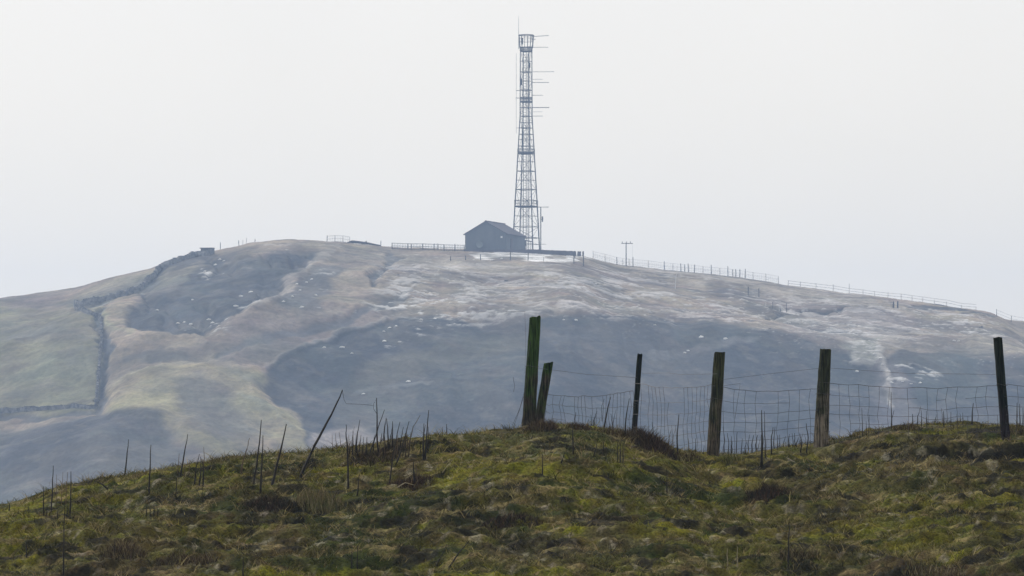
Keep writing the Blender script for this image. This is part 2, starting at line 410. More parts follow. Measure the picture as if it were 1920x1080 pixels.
strokes = [
    # (points, half width px, softness, colour, alpha, relief m)
    ([(612, 480), (560, 512), (520, 542), (470, 578)], 5, 7, PALE, 0.7, 0.5),
    ([(200, 612), (250, 618), (330, 622), (380, 640)], 3, 6, (0.27, 0.23, 0.18), 0.8, 0.5),
    ([(150, 575), (190, 595), (235, 615)], 5, 6, (0.24, 0.235, 0.16), 0.8, 0),
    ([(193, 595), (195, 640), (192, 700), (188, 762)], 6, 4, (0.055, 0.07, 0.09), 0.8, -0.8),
    ([(300, 508), (285, 528), (230, 552), (180, 568), (142, 574)], 5, 7, (0.07, 0.085, 0.10), 0.65, -0.6),  # soft ditch shadow painted along the wall foot
    ([(400, 478), (340, 492), (300, 508)], 5, 4, HEATH_SHADE, 0.8, 0),
    ([(-10, 770), (100, 768), (180, 764)], 3, 4, SLATE, 0.8, -0.4),
    ([(410, 662), (470, 632), (560, 612), (620, 598), (690, 565), (760, 548)], 5, 7, SLATE, 0.7, -0.5),
    ([(490, 698), (560, 655), (640, 613), (720, 594)], 2.5, 3, (0.24, 0.23, 0.22), 0.6, 0.5),
    ([(235, 665), (300, 660), (345, 662)], 4, 7, SLATE, 0.55, 0),
    ([(720, 478), (742, 490), (735, 500), (716, 512), (700, 520)], 4, 4, SLATE, 0.85, -0.8),
    ([(745, 505), (760, 508)], 2, 3, (0.10, 0.09, 0.08), 0.7, 0),
    ([(1420, 584), (1470, 579), (1510, 577), (1570, 580), (1620, 576), (1680, 574)], 1.8, 2, HEATH_SHADE, 0.9, -0.9),
    ([(1712, 576), (1760, 577), (1800, 580), (1838, 590), (1862, 600)], 2.5, 2.5, HEATH_SHADE, 0.9, -0.6),
    ([(1515, 605), (1550, 613), (1580, 620)], 3, 4, SLATE, 0.7, -0.4),
    ([(1240, 500), (1330, 512), (1420, 520), (1500, 530), (1560, 540)], 1.5, 2.5, SLATE, 0.5, 0),
    ([(1100, 525), (1200, 524), (1330, 540), (1450, 552)], 1.2, 2.5, SLATE, 0.45, 0),
    ([(1050, 505), (1150, 510), (1250, 520)], 2, 3, (0.15, 0.14, 0.14), 0.5, 0),
    ([(880, 575), (1000, 573), (1120, 578), (1300, 574), (1420, 584)], 2.5, 5, PALE, 0.75, 0.3),
    ([(1600, 693), (1640, 692), (1662, 694)], 1.5, 3, (0.36,0.36,0.36), 0.6, 0.2),
    ([(1664, 690), (1668, 720), (1672, 770)], 3, 5, (0.40, 0.39, 0.38), 0.75, 0.2),
    ([(1655, 660), (1662, 690), (1664, 720)], 5, 6, (0.42, 0.41, 0.40), 0.7, 0.2),
    ([(1605, 670), (1612, 686), (1640, 692)], 3, 5, (0.36, 0.36, 0.34), 0.7, 0),
    ([(1230, 672), (1300, 655), (1330, 640), (1400, 632)], 3, 6, (0.16, 0.16, 0.165), 0.7, 0),
    ([(660, 735), (760, 730), (800, 735)], 1.5, 4, (0.17, 0.18, 0.18), 0.8, 0),
    ([(1830, 655), (1880, 668), (1960, 690)], 5, 8, (0.35, 0.31, 0.25), 0.7, 0.6),
    ([(250, 700), (320, 680), (400, 690), (450, 704)], 4, 8, (0.30, 0.265, 0.20), 0.7, 0.5),
    ([(450, 760), (490, 790), (540, 830)], 2, 5, (0.28, 0.27, 0.2), 0.6, 0.4),
]
speckle = [   # scree: thresholded fine noise inside a patch
    ([(690, 545), (720, 530), (800, 530), (900, 545), (960, 560), (1000, 580), (900, 592), (780, 590), (700, 575)], 18, WHITE, 0.53, 0.8),
    ([(710, 640), (760, 600), (850, 590), (880, 605), (800, 625), (740, 650)], 6, WHITE, 0.60, 0.8),
    ([(700, 500), (860, 495), (1000, 510), (1300, 560), (900, 560), (720, 535)], 20, (0.45, 0.44, 0.44), 0.50, 0.6),
    ([(1000, 490), (1120, 492), (1300, 515), (1500, 545), (1700, 570), (1850, 595), (1850, 620), (1600, 590), (1300, 585), (1050, 570)], 16, (0.46, 0.45, 0.45), 0.53, 0.65),
    ([(1500, 600), (1700, 590), (1900, 620), (1900, 650), (1640, 650)], 16, (0.46, 0.45, 0.45), 0.54, 0.6),
    ([(300, 620), (330, 598), (420, 590), (480, 535), (500, 560), (420, 620)], 6, WHITE, 0.64, 0.8),
    ([(540, 575), (560, 530), (610, 510), (620, 540), (580, 580)], 6, WHITE, 0.64, 0.7),
    ([(370, 500), (420, 488), (425, 500), (380, 520)], 4, WHITE, 0.58, 0.8),
    ([(480, 458), (640, 456), (640, 472), (480, 472)], 4, (0.42, 0.40, 0.39), 0.55, 0.7),
    ([(1460, 590), (1600, 590), (1640, 640), (1560, 640), (1480, 620)], 10, WHITE, 0.56, 0.6),
    ([(1600, 650), (1650, 640), (1668, 690), (1610, 690)], 5, WHITE, 0.52, 0.6),
    ([(1660, 700), (1760, 705), (1760, 730), (1665, 740)], 6, WHITE, 0.58, 0.7),
    ([(1800, 580), (1860, 600), (1880, 640), (1800, 620)], 8, WHITE, 0.58, 0.5),
    ([(180, 545), (290, 525), (290, 540), (170, 562)], 5, (0.45, 0.45, 0.44), 0.55, 0.6),
    ([(1000, 560), (1500, 560), (1500, 600), (1000, 600)], 8, (0.5, 0.48, 0.47), 0.58, 0.6),
]
hxs = spaced(-122, 122, 0.34, -900, 900)
hys = spaced(800, 1036, 0.36, 500, 2300)
X, Y = np.meshgrid(hxs, hys)
Zb = hill_base(X, Y)
U, V = project(X, Y, Zb)
Uw = U + 26 * (fbm(X / 9, Y / 9, 3) - 0.5) * 2 * 0.9 + 6 * (fbm(X / 2.2, Y / 2.2, 5) - 0.5) * 2
Vw = V + 15 * (fbm(X / 9, Y / 9, 11) - 0.5) * 2 * 0.9 + 4 * (fbm(X / 2.2, Y / 2.2, 13) - 0.5) * 2
C = np.zeros(X.shape + (3,)) + np.array(GRASS)
n1 = fbm(X / 26, Y / 14, 21, 5)[..., None]; n2 = fbm(X / 6, Y / 9, 23, 5)[..., None]; n3 = fbm(X / 14, Y / 5, 29, 5)[..., None]
C = C * (1 - sstep(0.5, 0.72, n1)) + np.array(MAUVE) * sstep(0.5, 0.72, n1)
C = C * (1 - 0.7 * sstep(0.52, 0.7, n3)) + np.array(BROWNISH) * 0.7 * sstep(0.52, 0.7, n3)
D = np.zeros(X.shape)
comp = sstep(820, 870, U) * (1 - sstep(1100, 1180, U))
taper = sstep(5, 75, YC - Y) * (1 - 0.92 * comp * (1 - sstep(50, 70, YC - Y)))
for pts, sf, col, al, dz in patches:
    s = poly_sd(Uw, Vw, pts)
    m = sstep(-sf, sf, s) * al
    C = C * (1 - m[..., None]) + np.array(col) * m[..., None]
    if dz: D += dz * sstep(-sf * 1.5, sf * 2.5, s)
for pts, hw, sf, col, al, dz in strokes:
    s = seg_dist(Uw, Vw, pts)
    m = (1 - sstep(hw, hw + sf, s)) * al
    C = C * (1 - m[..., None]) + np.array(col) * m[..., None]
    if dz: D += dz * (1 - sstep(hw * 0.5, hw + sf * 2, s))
for sc_, th_, col_, sd_ in ((7.0, .54, (0.13, 0.12, 0.10), 301), (3.0, .60, (0.17, 0.16, 0.14), 305), (11.0, .56, (0.07, 0.085, 0.075), 309), (5.0, .56, (0.10, 0.085, 0.075), 313)):
    m = 0.55 * sstep(th_, th_ + .12, fbm(X / sc_ + Y / (sc_ * 3), Y / (sc_ * 1.1), sd_, 5))
    C = C * (1 - m[..., None]) + (0.45 * C + 0.55 * np.array(col_)) * m[..., None]
sp_n = fbm(X / 1.9, Y / 1.1, 41, 4, 0.65)
for pts, sf, col, th, al in speckle:
    m = sstep(-sf, sf, poly_sd(Uw, Vw, pts)) * sstep(th, th + 0.08, 0.55 * sp_n + 0.45 * fbm(X / 7, Y / 4, 43, 3)) * al
    C = C * (1 - m[..., None]) + np.array(col) * m[..., None]
    D += m * 0.25
m = 0.5 * sstep(.58, .66, fbm(X / 7 + Y / 9, Y / 1.3, 321, 5, .6)) * (1 - sstep(100, 140, YC - Y))
C = C * (1 - m[..., None]) + np.array((0.10, 0.095, 0.09)) * m[..., None]
m = 0.6 * sstep(.70, .76, fbm(X / .8, Y / .9, 323, 4, .65)) * (0.15 + 0.85 * (1 - sstep(90, 125, YC - Y))) * sstep(420, 560, U) * sstep(.42, .6, fbm(X / 18, Y / 18, 325, 3))
C = C * (1 - m[..., None]) + np.array((0.5, 0.5, 0.49)) * m[..., None]
D += 0.2 * m
C = C * (0.55 + 0.90 * n2)
streak = fbm(X / 9 + 0.2 * Y, Y / 2.2, 51, 4)[..., None]
C = C * (0.78 + 0.44 * streak)
relief = 6.5 * (fbm(X / 42, Y / 42, 61, 3) - 0.5) + 2.6 * (fbm(X / 15 + Y / 40, Y / 20, 63, 4) - 0.5) + 0.8 * (fbm(X / 4.5, Y / 7, 67, 5) - 0.5)
ribs = np.abs(fbm(X / 5.0 + Y / 30, Y / 34, 91, 4) - 0.5)
steep = 0.40 * sstep(90, 120, YC - Y) + 2.6 * sstep(-8, 8, poly_sd(U, V, patches[5][0]))
relief = relief - 0.8 * (0.12 - np.clip(ribs, 0, 0.12)) / 0.12 * np.clip(steep, 0, 2.6) * fbm(X / 25, Y / 25, 93, 2)
Zh = Zb + (relief + D) * taper + 0.25 * (fbm(X / 1.6, Y / 1.6, 71, 3) - 0.5) + 0.5 * (fbm(X / 6, Y / 6, 73, 2) - 0.5) * (1 - taper) * (1 - sstep(700, 860, U) * (1 - sstep(1090, 1180, U)))
edge = np.minimum(sstep(-900, -500, X), 1 - sstep(500, 900, X)) * (1 - sstep(1500, 2300, Y))
Zh = np.maximum(Zh, -34 + 4 * fbm(X / 60, Y / 60, 77, 3)) * edge + (-46) * (1 - edge)
Zh = np.where(Y < 700, Zh * sstep(500, 700, Y) - 46 * (1 - sstep(500, 700, Y)), Zh)
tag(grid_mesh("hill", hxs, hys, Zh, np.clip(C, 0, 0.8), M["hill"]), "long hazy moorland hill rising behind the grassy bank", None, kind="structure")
hill = Field(hxs, hys, Zh)
def on_hill(u, v): return hill.hit(u, v, 790, 1040, 2500)
def hill_pt(u, Yd):                          # ground point at photo column u, distance Yd
    x = (u - 960) / F * Yd
    for _ in range(3):
        z = float(hill(x, Yd)); x = (u - 960) / F * (Yd * CP + z * SP)
    return np.array([x, Yd, float(hill(x, Yd))])

# ---- valley floor out to the horizon
vs = spaced(-400, 400, 60, -2420, 2420, 1.2)
Xv, Yv = np.meshgrid(vs, vs)
Zv = -45.0 + 1.5 * fbm(Xv / 300, Yv / 300, 81, 3) - 0.75
link = grid_mesh("valley", vs, vs, Zv, np.full(Xv.shape + (3,), 0.1), M["valley"])
tag(link, "valley floor pasture", None, kind="structure")

# ---- foreground bank
fg_v = curve([(-3000, 1250), (-600, 1010), (-150, 975), (0, 958), (30, 950), (80, 940), (120, 922), (200, 902), (250, 895), (310, 882), (390, 867), (430, 860), (480, 855), (540, 851),
              (600, 846), (650, 845), (700, 838), (800, 822), (860, 814), (930, 807), (980, 802), (1010, 798), (1050, 796), (1090, 799), (1130, 803), (1180, 815), (1240, 830),
              (1270, 845), (1330, 853), (1400, 856), (1440, 849), (1520, 838), (1560, 827), (1620, 812), (1660, 801), (1700, 797), (1800, 796), (1880, 798), (1920, 799), (2200, 810), (3500, 900)])
def yc_fg(U): return 60.5 - 2.5 * (1 - sstep(0, 900, U)) + 0.8 * np.sin(U / 210.0)
def fg_base(X, Y):
    Uq = 960 + F * X / 60.0
    vq = (fg_v(Uq - 12) + fg_v(Uq - 6) + fg_v(Uq) + fg_v(Uq + 6) + fg_v(Uq + 12)) / 5
    yc = yc_fg(Uq)
    zc = z_at(vq, yc)
    t = (yc - Y)
    zb = z_at(1100, 50.0)                    # the bank leaves the bottom of the frame about 50 m away
    s = np.clip(t / (yc - 50.0), 0, 1.0)
    prof = zc + (zb - zc) * (0.72 * s + 0.28 * s * s)
    below = zb - 0.30 * np.clip(t - (yc - 50.0), 0, 6) 
    z = np.where(t > (yc - 50.0), below, prof)
    near = -1.75 + 0.02 * np.abs(X)
    z = np.where(Y < 44, near + (z - near) * sstep(30, 44, Y), z)
    back = zc - 0.015 * t * t - 0.03 * -t
    back = np.maximum(back, -47.0)
    return np.where(t < 0, back, z)
gxs = spaced(-9.5, 9.5, 0.032, -140, 140, 1.15)
gys = np.concatenate([spaced(48.5, 62.5, 0.032, -40, 128, 1.15)])
X, Y = np.meshgrid(gxs, gys)
Zb = fg_base(X, Y)
U, V = project(X, np.maximum(Y, 5), Zb)
Uw = U + 40 * (fbm(X / .6, Y / .9, 103) - 0.5)
Vw = V + 26 * (fbm(X / .6, Y / .9, 107) - 0.5)
MOSS = (0.122, 0.118, 0.008); TURF = (0.070, 0.068, 0.012); DEEP = (0.024, 0.032, 0.006); PEAT_SHADE = (0.011, 0.010, 0.006); BRACK = (0.056, 0.041, 0.018); STRAW = (0.17, 0.138, 0.062)
C = np.zeros(X.shape + (3,)) + np.array(TURF)
def blend(C, col, m): return C * (1 - m[..., None]) + np.array(col) * m[..., None]
C = blend(C, MOSS, 0.85 * sstep(0.50, 0.64, fbm(X / 1.1, Y / .6, 111, 6, .62)))
C = blend(C, DEEP, 0.9 * sstep(0.53, 0.60, fbm(X / .9, Y / .5, 113, 6, .62)))
C = blend(C, BRACK, 0.6 * sstep(0.56, 0.64, fbm(X / .9, Y / .5, 117, 6, .62)))
fg_patches = [
    ([(-60, 962), (80, 945), (130, 985), (70, 1012), (-60, 1010)], 12, MOSS, 0.8),
    ([(300, 1010), (520, 960), (600, 990), (560, 1060), (330, 1070)], 40, BRACK, 0.6),
    ([(150, 1000), (300, 990), (360, 1040), (200, 1060)], 25, BRACK, 0.75),
    ([(440, 930), (540, 925), (560, 960), (470, 975)], 14, PEAT_SHADE, 0.8),
    ([(640, 850), (760, 850), (830, 880), (800, 915), (650, 880)], 14, BRACK, 0.8),
    ([(580, 930), (760, 935), (800, 1000), (720, 1060), (580, 1040)], 30, DEEP, 0.75),
    ([(780, 950), (960, 950), (980, 1000), (820, 1010)], 25, PEAT_SHADE, 0.55),
    ([(780, 890), (1000, 880), (1200, 880), (1220, 905), (1000, 915), (820, 920)], 14, MOSS, 0.7),
    ([(860, 815), (1100, 806), (1180, 830), (1150, 865), (900, 860)], 16, (0.062, 0.066, 0.024), 0.7),
    ([(1000, 795), (1080, 795), (1080, 815), (1000, 808)], 8, BRACK, 0.7),
    ([(1130, 808), (1200, 812), (1262, 842), (1180, 850)], 8, (0.045, 0.030, 0.020), 0.9),
    ([(1180, 856), (1330, 860), (1400, 870), (1300, 890), (1180, 880)], 10, MOSS, 0.55),
    ([(1530, 838), (1640, 815), (1880, 800), (1900, 822), (1700, 850), (1540, 868)], 12, (0.070, 0.060, 0.030), 0.8),
    ([(1600, 862), (1650, 848), (1760, 840), (1880, 834), (2100, 836), (2100, 888), (1860, 882), (1700, 880)], 5, PEAT_SHADE, 1.0),
    ([(1500, 880), (2000, 880), (2000, 1100), (1500, 1100)], 60, (0.040, 0.034, 0.016), 0.55),
    ([(1440, 870), (1500, 880), (1500, 920), (1450, 930), (1430, 900)], 10, PEAT_SHADE, 0.6),
    ([(1400, 900), (1560, 900), (1640, 950), (1500, 965), (1400, 940)], 20, BRACK, 0.5),
    ([(1600, 930), (1920, 920), (1920, 960), (1640, 965)], 16, MOSS, 0.55),
    ([(1560, 985), (1760, 975), (1860, 1000), (1700, 1030), (1560, 1020)], 20, MOSS, 0.7),
    ([(1640, 1040), (1920, 1035), (1920, 1100), (1600, 1100)], 16, BRACK, 0.8),
    ([(0, 1060), (300, 1050), (300, 1100), (0, 1100)], 14, BRACK, 0.55),
    ([(880, 1010), (1180, 990), (1200, 1040), (900, 1070)], 25, (0.060, 0.052, 0.028), 0.7),
]
for pts, sf, col, al in fg_patches:
    C = blend(C, col, al * sstep(-sf, sf, poly_sd(Uw, Vw, pts)) * sstep(0.28, 0.50 if col is not PEAT_SHADE else 0.36, fbm(X / .35, Y / .4, 131, 4)))
C = blend(C, STRAW, 0.7 * sstep(0.575, 0.65, fbm(X / 0.45, Y / 0.16, 119, 5, .68)))
C = blend(C, (0.22, 0.20, 0.15), 0.6 * sstep(0.70, 0.76, fbm(X / 0.12, Y / 0.16, 121, 4)))
C = blend(C, PEAT_SHADE, 0.85 * sstep(0.60, 0.66, fbm(X / 0.5, Y / 0.3, 125, 5, .62)))  # peat tone painted in random patches as shadow among the tussocks
C = C * (0.15 + 1.75 * fbm(X / .16, Y / .10, 123, 4, .75)[..., None])  # tone contrast deepens the painted tussock shadow
tp = 0.35 + 0.65 * sstep(0.0, 1.6, np.abs(yc_fg(960 + F * X / 60.0) - Y))
rid = lambda a, b, s: 1 - 2 * np.abs(fbm(a, b, s, 4) - 0.5)
lumps = 0.32 * (fbm(X / 1.5, Y / 1.3, 141, 3) - 0.5) + 0.17 * (rid(X / 1.1, Y / .5, 143) - 0.75) + 0.24 * (fbm(X / .45, Y / .20, 147, 5, .65) - 0.5) + 0.05 * (fbm(X / .08, Y / .08, 149, 2) - 0.5)
dig = poly_sd(Uw, Vw, [(1640, 850), (1760, 842), (1880, 836), (2100, 840), (2100, 862), (1860, 860), (1700, 866)])
Zg = Zb + lumps * tp * sstep(30, 46, Y) - 0.26 * sstep(-3, 5, dig)
tag(grid_mesh("ground", gxs, gys, Zg, C, M["ground"]), "mossy grassy bank in front of the fence", None, kind="structure")
fg = Field(gxs, gys, Zg)
Cfield = [Field(gxs, gys, C[..., k]) for k in range(3)]
def on_bank(u, v): return fg.hit(u, v, 49.0, 61.5, 1600)
def bank_pt(u, Yd):
    x = (u - 960) / F * Yd
    return np.array([x, Yd, float(fg(x, Yd))])

# ---- grass (uncountable): short blades over the whole bank
def blades(name, px, py, hts, wid, lean, cols, base=None):
    n = len(px)
    pz = fg(px, py) - 0.006 if base is None else base
    ang = rng.uniform(0, 2 * np.pi, n)
    dx, dy = np.cos(ang), np.sin(ang)
    la = rng.uniform(0, 2 * np.pi, n); lx, ly = np.cos(la) * lean * hts, np.sin(la) * lean * hts
    w = wid / 2
    P = np.stack([px, py, pz], -1)
    Dw = np.stack([dx * w, dy * w, np.zeros(n)], -1)
    L = np.stack([lx, ly, np.zeros(n)], -1); H = np.stack([np.zeros(n), np.zeros(n), hts], -1)
    v0, v1 = P - Dw, P + Dw
    mid = P + L * 0.35 + H * 0.6
    v2, v3 = mid + Dw * 0.7, mid - Dw * 0.7
    v4 = P + L + H
    co = np.stack([v0, v1, v2, v3, v4], 1).reshape(-1, 3).astype(np.float32)
    b = (np.arange(n) * 5)[:, None]
    loops = np.concatenate([b + 0, b + 1, b + 2, b + 3, b + 3, b + 2, b + 4], 1).ravel().astype(np.int32)
    ls = np.stack([np.arange(n) * 7, np.arange(n) * 7 + 4], 1).ravel().astype(np.int32)
    me = bpy.data.meshes.new(name)
    me.vertices.add(len(co)); me.vertices.foreach_set("co", co.ravel())
    me.loops.add(len(loops)); me.loops.foreach_set("vertex_index", loops)
    me.polygons.add(len(ls)); me.polygons.foreach_set("loop_start", ls)
    me.update(calc_edges=True)
    a = me.color_attributes.new("tint", 'FLOAT_COLOR', 'POINT')
    cc = np.repeat(np.concatenate([cols, np.ones((n, 1))], 1), 5, 0).astype(np.float32)
    a.data.foreach_set("color", cc.ravel())
    me.materials.append(M["grass"])
    o = bpy.data.objects.new(name, me); COL.objects.link(o)
    return o
NT = 52000
tx = rng.uniform(-9.3, 9.3, NT); ty = rng.uniform(48.6, 62.3, NT)
keep = rng.uniform(0, 1, NT) < 0.25 + 0.9 * sstep(0.42, 0.6, fbm(tx / 0.5, ty / 0.5, 151, 3))
tx, ty = tx[keep], ty[keep]
k = 7
bx = np.repeat(tx, k) + rng.normal(0, 0.022, len(tx) * k); by = np.repeat(ty, k) + rng.normal(0, 0.022, len(tx) * k)
tall = np.repeat(rng.gamma(2.0, 0.014, len(tx)) + 0.016, k)
hts = tall * rng.uniform(0.5, 1.3, len(bx))
gc = np.stack([f(bx, by) for f in Cfield], -1)
straw = np.repeat((rng.uniform(0, 1, len(tx)) < 0.16), k)
gc = gc * np.repeat(rng.uniform(0.5, 1.5, (len(tx), 1)), k, 0) * rng.uniform(0.35, 2.0, (len(bx), 1)) + np.array([0.003, 0.004, 0.0])
gc[straw] = np.array(STRAW) * rng.uniform(0.4, 1.9, (straw.sum(), 1))
hts[straw] *= 1.5
tag(blades("grass", bx, by, hts, rng.uniform(0.004, 0.009, len(bx)), 1.3, gc), "short mossy turf and dead grass covering the bank", None, kind="stuff")

# ================================================================== THINGS ON THE FAR HILL
# ---- lattice mast
YM = 1020.0
SPX = YM / F                                  # metres per photo pixel at the mast
MB0 = hill_pt(986.5, YM); mz = MB0[2]
mast = empty("radio_mast", (MB0[0], YM, mz - 0.2), "tall grey steel lattice radio mast standing on the hill top beside the dark building", "radio mast")
def mh(v): return z_at(v, YM) - (mz - 0.2)    # local height for a photo row
def half(v):                                  # circumradius of the tower at a photo row
    return float(np.interp(v, [88, 218, 388, 470], [12.0, 12.6, 23.5, 28.5])) * SPX
PHI = math.radians(26)
def corner(k, v, s=1.0):
    a = PHI + k * math.pi / 2
    r = half(v) * s
    return (r * math.cos(a), r * math.sin(a), mh(v))
for k in range(4):
    b = MB()
    vs_ = [470, 388, 300, 218, 150, 88]
    b.tube([(corner(k, v) if v < 470 else (corner(k, v)[0], corner(k, v)[1], -0.3)) for v in vs_], [0.15, 0.14, 0.13, 0.12, 0.11, 0.11], 6)
    b.build("leg", M["steel"], mast)
for v, r in [(458, .06), (446, .10), (425, .07), (405, .05), (388, .12), (376, .07), (355.5, .10), (338, .05), (321, .10), (303, .05), (286, .12), (274, .07), (262, .05), (252, .08), (240, .08), (230, .05), (218, .09),
             (202, .07), (192, .09), (184, .10), (169, .09), (152, .05), (135, .09), (115, .05), (97, .08), (89, .10)]:
    b = MB()
    for k in range(4):
        b.tube([corner(k, v), corner(k + 1, v)], r * 0.72, 4)
    b.build("bracing_ring", M["steel"], mast)
panels = [446, 425, 388, 355.5, 321, 286, 252, 218, 184, 152, 121, 89]
for k in range(4):
    b = MB()
    for i, (va, vb) in enumerate(zip(panels[:-1], panels[1:])):
        if (i + k) % 2: b.tube([corner(k, va), corner(k + 1, vb)], 0.038, 4)
        else: b.tube([corner(k + 1, va), corner(k, vb)], 0.038, 4)
    b.build("diagonal_bracing", M["steel"], mast)
def platform(v, h, s):
    b = MB(); n = 4
    for k in range(4):
        p, q = np.array(corner(k, v, s)), np.array(corner(k + 1, v, s))
        b.tube([p, q], 0.08, 4); b.tube([p + [0, 0, h], q + [0, 0, h]], 0.04, 4); b.tube([p + [0, 0, h / 2], q + [0, 0, h / 2]], 0.03, 4)
        for t in np.linspace(0, 1, 5)[:-1]:
            m = p + (q - p) * t; b.tube([m, m + [0, 0, h]], 0.035, 4)
    b.build("platform_railing", M["steel"], mast)
    f = MB(); c = [corner(k, v, s * 0.97) for k in range(4)]
    for t in np.linspace(0, 1, 9):
        p = np.array(c[0]) + (np.array(c[1]) - np.array(c[0])) * t; q = np.array(c[3]) + (np.array(c[2]) - np.array(c[3])) * t
        f.tube([p, q], 0.05, 4)
    f.build("platform_floor", M["steel"], mast)
platform(387.0, 1.25, 1.04); platform(288.5, 1.0, 1.05); platform(190.5, 0.9, 1.05); platform(96, 0.75, 1.05)
# ladder and cable trays inside
lad = MB()
xl, xr = -0.6, 0.02
for xx in (xl, xr): lad.tube([(xx, -0.15, 0), (xx, -0.15, mh(96))], 0.07, 4)
z = 0.5
while z < mh(97):
    lad.tube([(xl, -0.15, z), (xr, -0.15, z)], 0.03, 4); z += 0.55
lad.build("ladder", M["steel"], mast)
cb = MB()
for xx, yy, r in ((0.35, 0.1, 0.05), (0.5, 0.15, 0.035), (0.62, 0.1, 0.03), (-0.85, 0.2, 0.03)):
    cb.tube([(xx, yy, 0), (xx * 1.1, yy, mh(300)), (xx * 0.95, yy, mh(180)), (xx, yy, mh(100))], r, 4)
cb.build("cable_run", M["steel"], mast)
# flared basket at the top
bk = MB()
NB = 14
for i in range(NB):
    a = 2 * math.pi * i / NB
    r0, r1 = 12.2 * SPX, 14.2 * SPX
    bk.tube([(r0 * math.cos(a), r0 * math.sin(a), mh(91)), (r1 * math.cos(a), r1 * math.sin(a), mh(66))], 0.045 if i % 3 else 0.08, 4)
for v, rr, r in ((66, 14.2, .09), (72, 13.7, .03), (78, 13.2, .03), (89, 12.3, .07), (94, 12.3, .05)):
    ring = [(rr * SPX * math.cos(2 * math.pi * i / 20), rr * SPX * math.sin(2 * math.pi * i / 20), mh(v)) for i in range(21)]
    bk.tube(ring, r, 4)
bk.build("top_basket", M["steel"], mast)
for xx, v0, v1 in ((-0.85, 84, 72), (-1.0, 160, 148), (0.7, 128, 118)):
    MB().tube([(xx, -0.9, mh(v0)), (xx, -0.9, mh(v1))], 0.2, 8).build("drum_antenna", M["steel"], mast)
MB().tube([(-14.0 * SPX, 0, mh(92)), (-14.0 * SPX, 0, mh(30))], [0.06, 0.025], 5).build("whip_antenna", M["steel_pale"], mast)
MB().tube([(-18.5 * SPX, 0, mh(250)), (-18.5 * SPX, 0, mh(100))], 0.03, 4).tube([(-18.5 * SPX, 0, mh(184)), (-12 * SPX, 0, mh(184))], 0.04, 4).tube([(-18.5 * SPX, 0, mh(240)), (-13 * SPX, 0, mh(240))], 0.04, 4).build("side_aerial", M["steel_pale"], mast)
for v, u1, r, mm, dv in [(69, 1029, .06, "steel", -2), (74, 1004, .07, "steel_pale", 0), (89, 1028, .05, "steel", 0), (135, 1039, .05, "steel_pale", 0), (149, 1018, .04, "steel_pale", 0), (155, 1029, .06, "steel", 0),
                  (179, 1018, .05, "steel", 0), (202, 1030, .075, "steel", 0), (210, 1017, .035, "steel_pale", 0), (218, 1018, .05, "steel", 0), (388.5, 1029, .06, "steel", 0), (458, 1024, .04, "steel", 0)]:
    x0 = half(v) * 0.9; x1 = (u1 - 986.5) * SPX
    b = MB().tube([(x0, -0.4, mh(v)), (x1, -0.6, mh(v + dv))], r, 5)
    b.tube([(x0 * 1.0, -0.4, mh(v) - 0.35), (x0, -0.4, mh(v) + 0.35)], 0.06, 4)
    b.build("dipole_antenna", M[mm], mast)
for v, u1 in [(184, 966.5), (170, 968)]:
    MB().tube([(-half(v) * 0.9, -0.3, mh(v)), ((u1 - 986.5) * SPX, -0.3, mh(v))], 0.06, 5).build("dipole_antenna", M["steel"], mast)
ap = MB().tube([((1014 - 986.5) * SPX, -0.5, -0.3), ((1014 - 986.5) * SPX, -0.5, mh(388))], 0.12, 6)
apo = ap.build("aerial_pole", M["steel"], mast)
px_ = (1017 - 986.5) * SPX
MB().tube([(px_, -0.5, mh(416)), (px_, -0.5, mh(406))], 0.16, 6).tube([(px_ - 0.4, -0.5, mh(411)), (px_ + 0.25, -0.5, mh(411))], 0.07, 5).build("panel_antenna", M["steel"], apo)

# ---- building: gable end towards the camera, long side running back to the right
YB = 1004.0
th = math.radians(-17.5)
bu = hill_pt(872, YB); bz = float(hill((926 - 960) / F * 1010, 1010.0))
bld = empty("transmitter_building", (at(872, 468, YB)[0], YB, bz), "dark blue grey gable roofed equipment building at the foot of the mast", "building", rz=th)
W_, L_ = 8.9, 13.0
eh = z_at(438.5, YB) - bz; rh = z_at(415.0, YB) - bz
wb = MB()
wb.v = [(0, 0, -0.8), (W_, 0, -0.8), (W_, L_, -0.8), (0, L_, -0.8), (0, 0, eh), (W_, 0, eh), (W_, L_, eh), (0, L_, eh), (W_ / 2, 0, rh - .12), (W_ / 2, L_, rh - .12)]
wb.f = [(0, 1, 5, 8, 4), (1, 2, 6, 5), (2, 3, 7, 9, 6), (3, 0, 4, 7)]
wb.build("wall", M["render"], bld)
def slope(sgn):
    b = MB(); ov = 0.25
    x0 = W_ / 2; xe = W_ / 2 + sgn * (W_ / 2 + ov); dzE = (rh - eh) / (W_ / 2) * ov
    top = [(x0, -ov, rh), (xe, -ov, eh - dzE + .1), (xe, L_ + ov, eh - dzE + .1), (x0, L_ + ov, rh)]
    b.v = top + [(p[0], p[1], p[2] - 0.14) for p in top]
    b.f = [(0, 1, 2, 3), (7, 6, 5, 4), (0, 4, 5, 1), (1, 5, 6, 2), (2, 6, 7, 3), (3, 7, 4, 0)]
    return b
rf = MB()
for s in (-1, 1):
    q = slope(s); o_ = len(rf.v); rf.v += q.v; rf.f += [tuple(i + o_ for i in f) for f in q.f]
rfo = rf.build("roof", M["slate"], bld)
MB().tube([(W_ / 2, -0.3, rh + .05), (W_ / 2, L_ + .3, rh + .05)], 0.1, 6).build("ridge_cap", M["slate"], rfo)
MB().box((W_ + .06, 3.4, 1.05), (0.08, 1.1, 2.1)).build("door", M["slate"], bld)
MB().box((7.9, -0.05, 2.35), (0.38, 0.1, 0.38)).build("lamp", M["pale"], bld)
dish = MB(); n = 16
